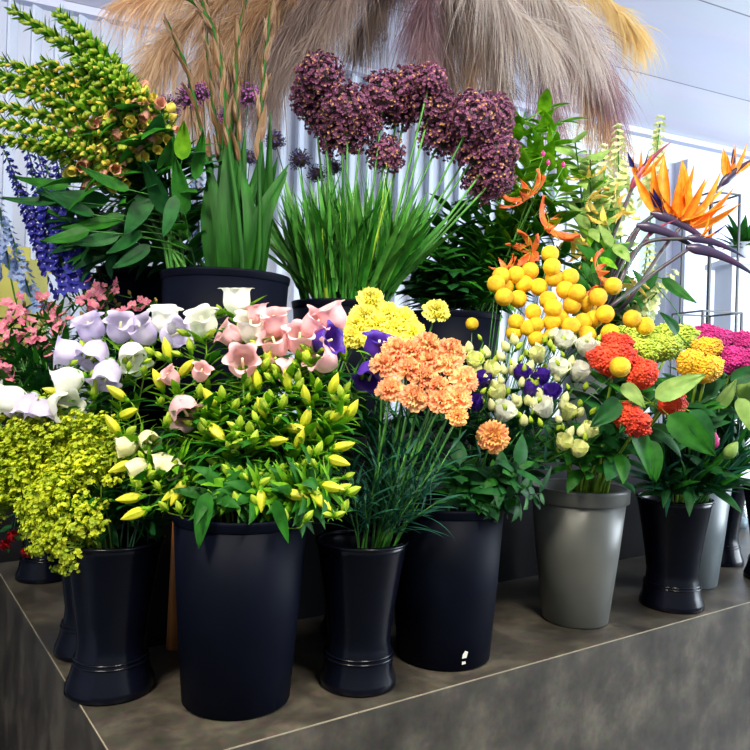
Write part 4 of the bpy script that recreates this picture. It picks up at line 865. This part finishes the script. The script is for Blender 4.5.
# ---- pampas grass hanging from the ceiling
CEIL = ZC + 1.5
def plume(x0, y0, pts, Z, key, width, L, lab, n=1500, droop=.10):
    w = [at(x, y, Z + dz) for x, y, dz in pts]; top = at(430, -70, 2.5); top.z = CEIL - .012; top += V((R.uniform(-.06, .06), R.uniform(-.06, .06), 0))
    pth = [top, top.lerp(w[0], .5) + V((0, 0, -.03))] + w; b0 = pth[0]; c = spline(pth, 40); ax = tail(c, L, 40); g = random.Random(int(x0 + y0 * 3)); mb = MB()
    for i in range(n):
        if i % 11 == 0:                                  # a new tuft of strands
            t = g.random() ** .9; k = min(39, int(t * 40)); p0 = ax[k].lerp(ax[k + 1], t * 40 - k) - b0; tg = (ax[k + 1] - ax[k]).normalized()
            rd = V((g.gauss(0, 1), g.gauss(0, 1), g.gauss(0, 1))); rd = (rd - tg * rd.dot(tg)).normalized()
            l0 = width * (1.25 - .75 * abs(t - .35)) * g.uniform(.6, 1.3); d0 = (tg * g.uniform(.6, 1.5) + rd * g.uniform(.15, 1.1)).normalized(); dr = droop * g.uniform(.5, 1.7)
        jv = V((g.gauss(0, 1), g.gauss(0, 1), g.gauss(0, 1)))
        p = p0 + jv * .004; ln = l0 * g.uniform(.55, 1.15); d = (d0 + jv * .11).normalized()
        q = [p, p + d * ln * .4 - V((0, 0, dr * ln)), p + d * ln * .75 - V((0, 0, dr * ln * 4)), p + d * ln - V((0, 0, dr * ln * 8))]
        sd = d.cross(V((g.uniform(-1, 1), g.uniform(-1, 1), .4))).normalized(); wd = g.uniform(.0007, .0016)
        o = len(mb.v); mi = mb.mi(key)
        for j, e in enumerate(q): hw = wd * (1, .9, .6, .12)[j]; mb.v += [e - sd * hw, e + sd * hw]
        for j in range(3): mb.f.append((o + 2 * j, o + 2 * j + 1, o + 2 * j + 3, o + 2 * j + 2)); mb.m.append(mi)
    o, _, _ = cut('pampas_plume', lab, 'dried grass', 'pampas plumes hanging from the ceiling', pth, .0035, [], [], 'straw', n=40)
    link('plume', mb.mesh('plume'), o)
PL = [([(330, -40, 0), (240, -10, 0), (170, 40, -.05), (140, 82, -.05)], 'plume_tan', .17, 'tan pampas plume at the far left, drooping over the corrugated wall'),
      ([(340, -40, 0), (270, 0, 0), (215, 50, 0), (190, 100, 0)], 'plume_tan', .17, 'tan pampas plume second from left behind the gladioli'),
      ([(330, -50, 0), (230, -30, .05), (160, -5, .05), (120, 4, .05)], 'plume_tan', .12, 'thin tan pampas plume along the top left edge'),
      ([(350, -40, 0), (290, 10, .05), (250, 60, .05), (232, 108, .05)], 'plume_grey', .17, 'grey-brown pampas plume just right of the gladiolus spikes'),
      ([(360, -40, -.05), (310, 5, -.1), (285, 50, -.1), (268, 95, -.1)], 'plume_grey', .14, 'grey feathery plume hanging left of the big alliums'),
      ([(375, -50, -.1), (345, -10, -.15), (318, 30, -.15), (300, 62, -.15)], 'plume_grey', .12, 'pale grey plume with beaded strands above the left alliums'),
      ([(420, -50, .1), (390, -20, .15), (375, 10, .15), (358, 40, .15)], 'plume_grey', .12, 'grey plume hidden in the top middle'),
      ([(440, -60, 0), (430, -20, 0), (424, 40, 0), (428, 92, 0)], 'plume_mauve', .13, 'mauve-grey plume hanging straight down right above the alliums'),
      ([(450, -60, .1), (450, -10, .1), (446, 50, .1), (448, 90, .1)], 'plume_grey', .13, 'grey plume hanging straight down behind the mauve one'),
      ([(460, -60, 0), (475, -15, 0), (492, 40, 0), (505, 98, 0)], 'plume_grey', .15, 'grey plume over the right-hand alliums'),
      ([(470, -60, 0), (510, -10, 0), (540, 40, 0), (552, 108, 0)], 'plume_mauve', .16, 'mauve plume hanging over the leafy branches'),
      ([(480, -60, .05), (540, -10, .05), (585, 40, .05), (612, 95, .05)], 'plume_mauve', .16, 'mauve-pink plume at right, reddish at its edge'),
      ([(480, -60, .1), (540, 0, .1), (585, 70, .1), (612, 132, .1)], 'plume_tan', .14, 'tan plume lowest at the right, above the yellow lilies'),
      ([(490, -60, -.05), (530, -25, -.05), (565, 10, -.05), (590, 48, -.05)], 'plume_white', .17, 'fluffy off-white plume at the right'),
      ([(480, -60, -.1), (490, -20, -.1), (515, 14, -.1), (550, 40, -.1)], 'plume_white', .16, 'fluffy off-white plume at the top middle right'),
      ([(500, -60, .1), (560, -30, .1), (600, -4, .1), (640, 34, .1)], 'plume_gold', .13, 'golden plume at the top right against the ceiling'),
      ([(400, -50, .1), (320, -30, .1), (280, 10, .15), (235, 30, .15)], 'plume_grey', .15, 'dark grey-brown plume behind the gladiolus tips'),
      ([(440, -50, .15), (400, -30, .2), (345, -5, .2), (310, 25, .2)], 'plume_grey', .15, 'grey plume at the top, left of the middle gap'),
      ([(450, -50, .2), (470, 0, .2), (475, 50, .2), (470, 80, .2)], 'plume_tan', .13, 'tan plume at the back between the grey ones')]
for i, (p_, key, wd, lab) in enumerate(PL): plume(i * 11, i * 5 + 3, p_, 2.45, key, wd, .62, lab)

# ---- things at the right and far back
def wire_box(lab, x0, x1, ytop, Z, zb, dep=.22):
    a = at(x0, ytop, Z); b = at(x1, ytop, Z); w = b.x - a.x; zt = (a.z + b.z) / 2; h = zt - zb
    o = thing('wire_stand', lab, 'stand', (a.x, a.y, zb), 'black wire stands by the window', rotz=.25); nm = []
    for (x, y) in ((0, 0), (w, 0), (w, dep), (0, dep)):
        mb = MB(); mb.box((x - .005, y - .005, 0), (x + .005, y + .005, h), 'wire_black'); link('post', mb.mesh('post', False), o)
    for z in (h - .006, .3):
        mb = MB()
        mb.box((0, -.004, z), (w, .004, z + .008), 'wire_black'); mb.box((0, dep - .004, z), (w, dep + .004, z + .008), 'wire_black'); mb.box((-.004, 0, z), (.004, dep, z + .008), 'wire_black'); mb.box((w - .004, 0, z), (w + .004, dep, z + .008), 'wire_black')
        link('frame_ring', mb.mesh('frame_ring', False), o)
    return o
wire_box('tall thin black wire stand in front of the window', 712, 745, 192, 3.75, 0)
wire_box('lower wide black wire stand in front of the tall one', 703, 749, 311, 3.45, 0)
pot = thing('potted_plant', 'small green plant in a white pot by the far window', 'plant', at(742, 262, 4.0)); 
mb = MB(); mb.lathe([(.0005, 0), (.05, 0), (.065, .1), (.06, .1), (.05, .02), (.0005, .02)], 'paint_white', 24); link('pot', mb.mesh('pot'), pot)
lf = MB()
for i in range(46): petal(lf, 'leaf_green', i * 2.4, .01, .06, R.uniform(.10, .24), .045, R.uniform(5, 75), 40, BROAD, nu=4, nv=6)
link('foliage', lf.mesh('foliage'), pot)
pm = MB(); pz = pot.location.z
pm.box((-.14, -.14, pz - .03), (.14, .14, pz - .001), 'paint_white'); pm.box((-.10, -.10, 0), (.10, .10, pz - .03), 'paint_white')
pd = thing('plinth', 'white plinth under the small plant by the window', 'plinth', (pot.location.x, pot.location.y, 0)); link('body', pm.mesh('body', False), pd)
jar = thing('glass_jar', 'small clear glass jar with a pale lid on the bright counter at right', 'jar', ct(2.62, .56))
mb = MB(); mb.lathe([(.0005, 0), (.036, 0), (.04, .006), (.04, .085), (.032, .1), (.032, .11), (.029, .11), (.029, .1), (.037, .084), (.037, .008), (.0005, .006)], 'glass', 32); link('body', mb.mesh('body'), jar)
mb = MB(); mb.lathe([(.0005, .128), (.033, .128), (.034, .111), (.0005, .111)], 'label_white', 32); link('lid', mb.mesh('lid'), jar)
mb = MB(); mb.lathe([(.0005, .009), (.035, .009), (.035, .05), (.0005, .05)], 'silver_plastic', 32); link('filling', mb.mesh('filling'), jar)
cl = thing('twig_scrap', 'tiny dark snippet of stem lying on the counter right of the vase', 'clipping', ct(1.80, .055, .0015))
mb = MB(); mb.tube([V((-.008, 0, 0)), V((0, .001, .0008)), V((.010, 0, 0))], .0018, 'wire_black', 5); link('stem', mb.mesh('stem'), cl)

# ---- room
WD = V((.910, .4146, 0)); WN = V((-.4146, .910, 0)); WROT = math.atan2(WD.y, WD.x); W0 = V((-1.431, 3.022, 0))
mb = MB(); mb.box((-6, -6, -.05), (8, 9, 0), 'floor_grey'); struct('floor', mb.mesh('floor', False))
mb = MB(); mb.box((-4.5, -4.4, 0), (8.5, .02, .05), 'ceiling_boards'); struct('ceiling', mb.mesh('ceiling', False), (W0.x, W0.y, CEIL), WROT)
UW = 2.62                                 # corrugated sheet up to here, windows beyond
mb = MB(); per = .088; prof = []; x = -3.5
while x < UW:
    prof += [(x, 0), (x + .044, 0), (x + .050, -.030), (x + .058, -.030)]; x += per
prof.append((x, 0))
for z0, z1 in ((0, CEIL - .035),):
    for i in range(len(prof) - 1):
        a, b = prof[i], prof[i + 1]; mb.poly([V((a[0], a[1], z0)), V((b[0], b[1], z0)), V((b[0], b[1], z1)), V((a[0], a[1], z1))], 'corrugated')
mb.box((-3.5, .002, 0), (UW, .06, CEIL), 'paint_lilac')
struct('wall_back', mb.mesh('wall_back', False), W0, WROT)
mb = MB(); mb.box((-3.5, -.05, CEIL - .035), (UW + 5, -.0, CEIL - .002), 'paint_lilac'); struct('trim_1', mb.mesh('trim', False), W0, WROT)
mb = MB()
mb.box((UW, -.01, 0), (UW + .10, .12, CEIL - .16), 'paint_white'); mb.box((UW + .90, -.12, 0), (UW + 1.45, .12, CEIL - .16), 'paint_lilac'); mb.box((UW + .1, 0, 0), (UW + 5, .12, .75), 'paint_white'); mb.box((UW + 3.4, 0, 0), (UW + 3.5, .12, CEIL - .16), 'paint_white')
struct('wall_right', mb.mesh('wall_right', False), W0, WROT)
def window(n, u0, u1, z0, z1, cols):
    fr = MB(); t = .045
    fr.box((u0, -.02, z0), (u0 + t, .06, z1), 'paint_white'); fr.box((u1 - t, -.02, z0), (u1, .06, z1), 'paint_white'); fr.box((u0 + t, -.02, z0), (u1 - t, .06, z0 + t), 'paint_white'); fr.box((u0 + t, -.02, z1 - t), (u1 - t, .06, z1), 'paint_white')
    for k in range(1, cols):
        x = u0 + (u1 - u0) * k / cols; fr.box((x - .018, -.015, z0 + t), (x + .018, .05, z1 - t), 'paint_white')
    w = struct('window_%d' % n, fr.mesh('window_frame', False), W0, WROT)
    pn = MB(); pn.box((u0 + t, .018, z0 + t), (u1 - t, .024, z1 - t), 'glass'); link('pane', pn.mesh('pane', False), w)
window(1, UW + .10, UW + .90, .75, CEIL - .16, 2)
window(2, UW + 1.45, UW + 3.40, .75, CEIL - .16, 3)
mb = MB(); mb.box((-.06, -3.2, 0), (0, .0, CEIL), 'paint_lilac'); struct('wall_left', mb.mesh('wall_left', False), (-2.75, 2.45, 0), WROT)
yb = thing('added_stand', 'dark stand added at the far left under the olive yellow crate', 'stand', at(8, 300, 2.4)); yb.location.z = 0; yb.rotation_euler.z = .2  # unseen stand, added dark so the counter side mirrors no yellow
hz = at(20, 246, 2.4).z; h0 = hz - .34; CX = V((yb.location.x, yb.location.y, 0))
mb = MB(); mb.box((-.5, 0, .05), (.08, .35, h0 - .02), 'dark_board'); link('body', mb.mesh('body', False), yb)
mb = MB(); mb.box((-.51, -.01, h0 - .02), (.09, .36, h0), 'dark_board'); link('top', mb.mesh('top', False), yb)
for x_ in (-.46, .04):
    mb = MB(); mb.box((x_ - .03, .03, 0), (x_ + .03, .32, .05), 'dark_board'); link('foot', mb.mesh('foot', False), yb)
yc = thing('crate', 'olive yellow crate at the far left behind the delphiniums', 'crate', CX + V((0, 0, h0)), rotz=.2)
mb = MB(); mb.box((-.45, .02, 0), (.05, .04, .31), 'olive_board'); mb.box((-.45, .29, 0), (.05, .31, .31), 'olive_board'); mb.box((-.45, .04, 0), (-.43, .29, .31), 'olive_board'); mb.box((.03, .04, 0), (.05, .29, .31), 'olive_board'); mb.box((-.43, .04, 0), (.03, .29, .02), 'olive_board')
link('body', mb.mesh('body', False), yc)
mb = MB(); mb.box((-.46, .008, .295), (.06, .0199, .34), 'olive_board'); mb.box((-.46, .311, .295), (.06, .322, .34), 'olive_board'); link('rim', mb.mesh('rim', False), yc)

# ------------------------------------------------------------------ light, camera
w = bpy.data.worlds.new('World'); scn.world = w; w.use_nodes = True
bg = w.node_tree.nodes['Background']; bg.inputs['Color'].default_value = (.80, .93, 1, 1); 
# daylight side (windows) brighter than the shop behind the entrance
wt = w.node_tree; wc = wt.nodes.new('ShaderNodeTexCoord'); wd = wt.nodes.new('ShaderNodeVectorMath'); wd.operation = 'DOT_PRODUCT'; wd.inputs[1].default_value = (.5, .87, 0)
wm = wt.nodes.new('ShaderNodeMapRange'); wm.interpolation_type = 'SMOOTHSTEP'
for k_, v_ in (('From Min', -.5), ('From Max', .4), ('To Min', .5), ('To Max', 1.3)): wm.inputs[k_].default_value = v_
wt.links.new(wc.outputs['Generated'], wd.inputs[0]); wt.links.new(wd.outputs['Value'], wm.inputs['Value']); wt.links.new(wm.outputs['Result'], bg.inputs['Strength'])
def area(name, loc, tgt, size, power, col, spot=None):
    l = bpy.data.lights.new(name, 'SPOT' if spot else 'AREA'); l.energy = power; l.color = col
    if spot: l.spot_size = RAD(spot); l.spot_blend = .5; l.shadow_soft_size = size
    else: l.size = size
    o = bpy.data.objects.new(name, l); COL.objects.link(o); o.location = loc; o.rotation_euler = (V(tgt) - V(loc)).to_track_quat('-Z', 'Y').to_euler(); return o
area('overhead_spot', (-.9, .1, CEIL - .05), (-.2, 1.5, 1.1), .25, 330, (1, .92, .76), 75)
area('overhead_spot', (.6, .4, CEIL - .05), (.5, 1.9, 1.2), .25, 320, (1, .94, .82), 80)
area('overhead_spot', (.1, .7, CEIL - .06), (.1, 2.6, 2.55), .2, 120, (1, .94, .86), 95)  # added fill light to brighten the pampas, no fixture known there
area('overhead_spot', (-1.1, 1.7, CEIL - .06), (-1.5, 3.2, 2.1), .2, 60, (.92, .95, 1), 100)  # added wall wash to lift the left background, no fixture known there
area('window_daylight', (3.9, 2.3, 1.9), (.6, 3.3, 2.2), 2.2, 230, (.80, .90, 1))
cam = bpy.data.cameras.new('Camera'); co = bpy.data.objects.new('Camera', cam); COL.objects.link(co)
cam.sensor_width = 36; cam.lens = F_PX / 750 * 36; cam.clip_start = .05
co.matrix_world = M.Translation(CAM) @ M((RT, UP, -FW)).transposed().to_4x4()
scn.camera = co
vs = scn.view_settings; vs.view_transform = 'Standard'; vs.look = 'None'; vs.gamma = 1; vs.use_curve_mapping = False; vs.exposure = 0.0
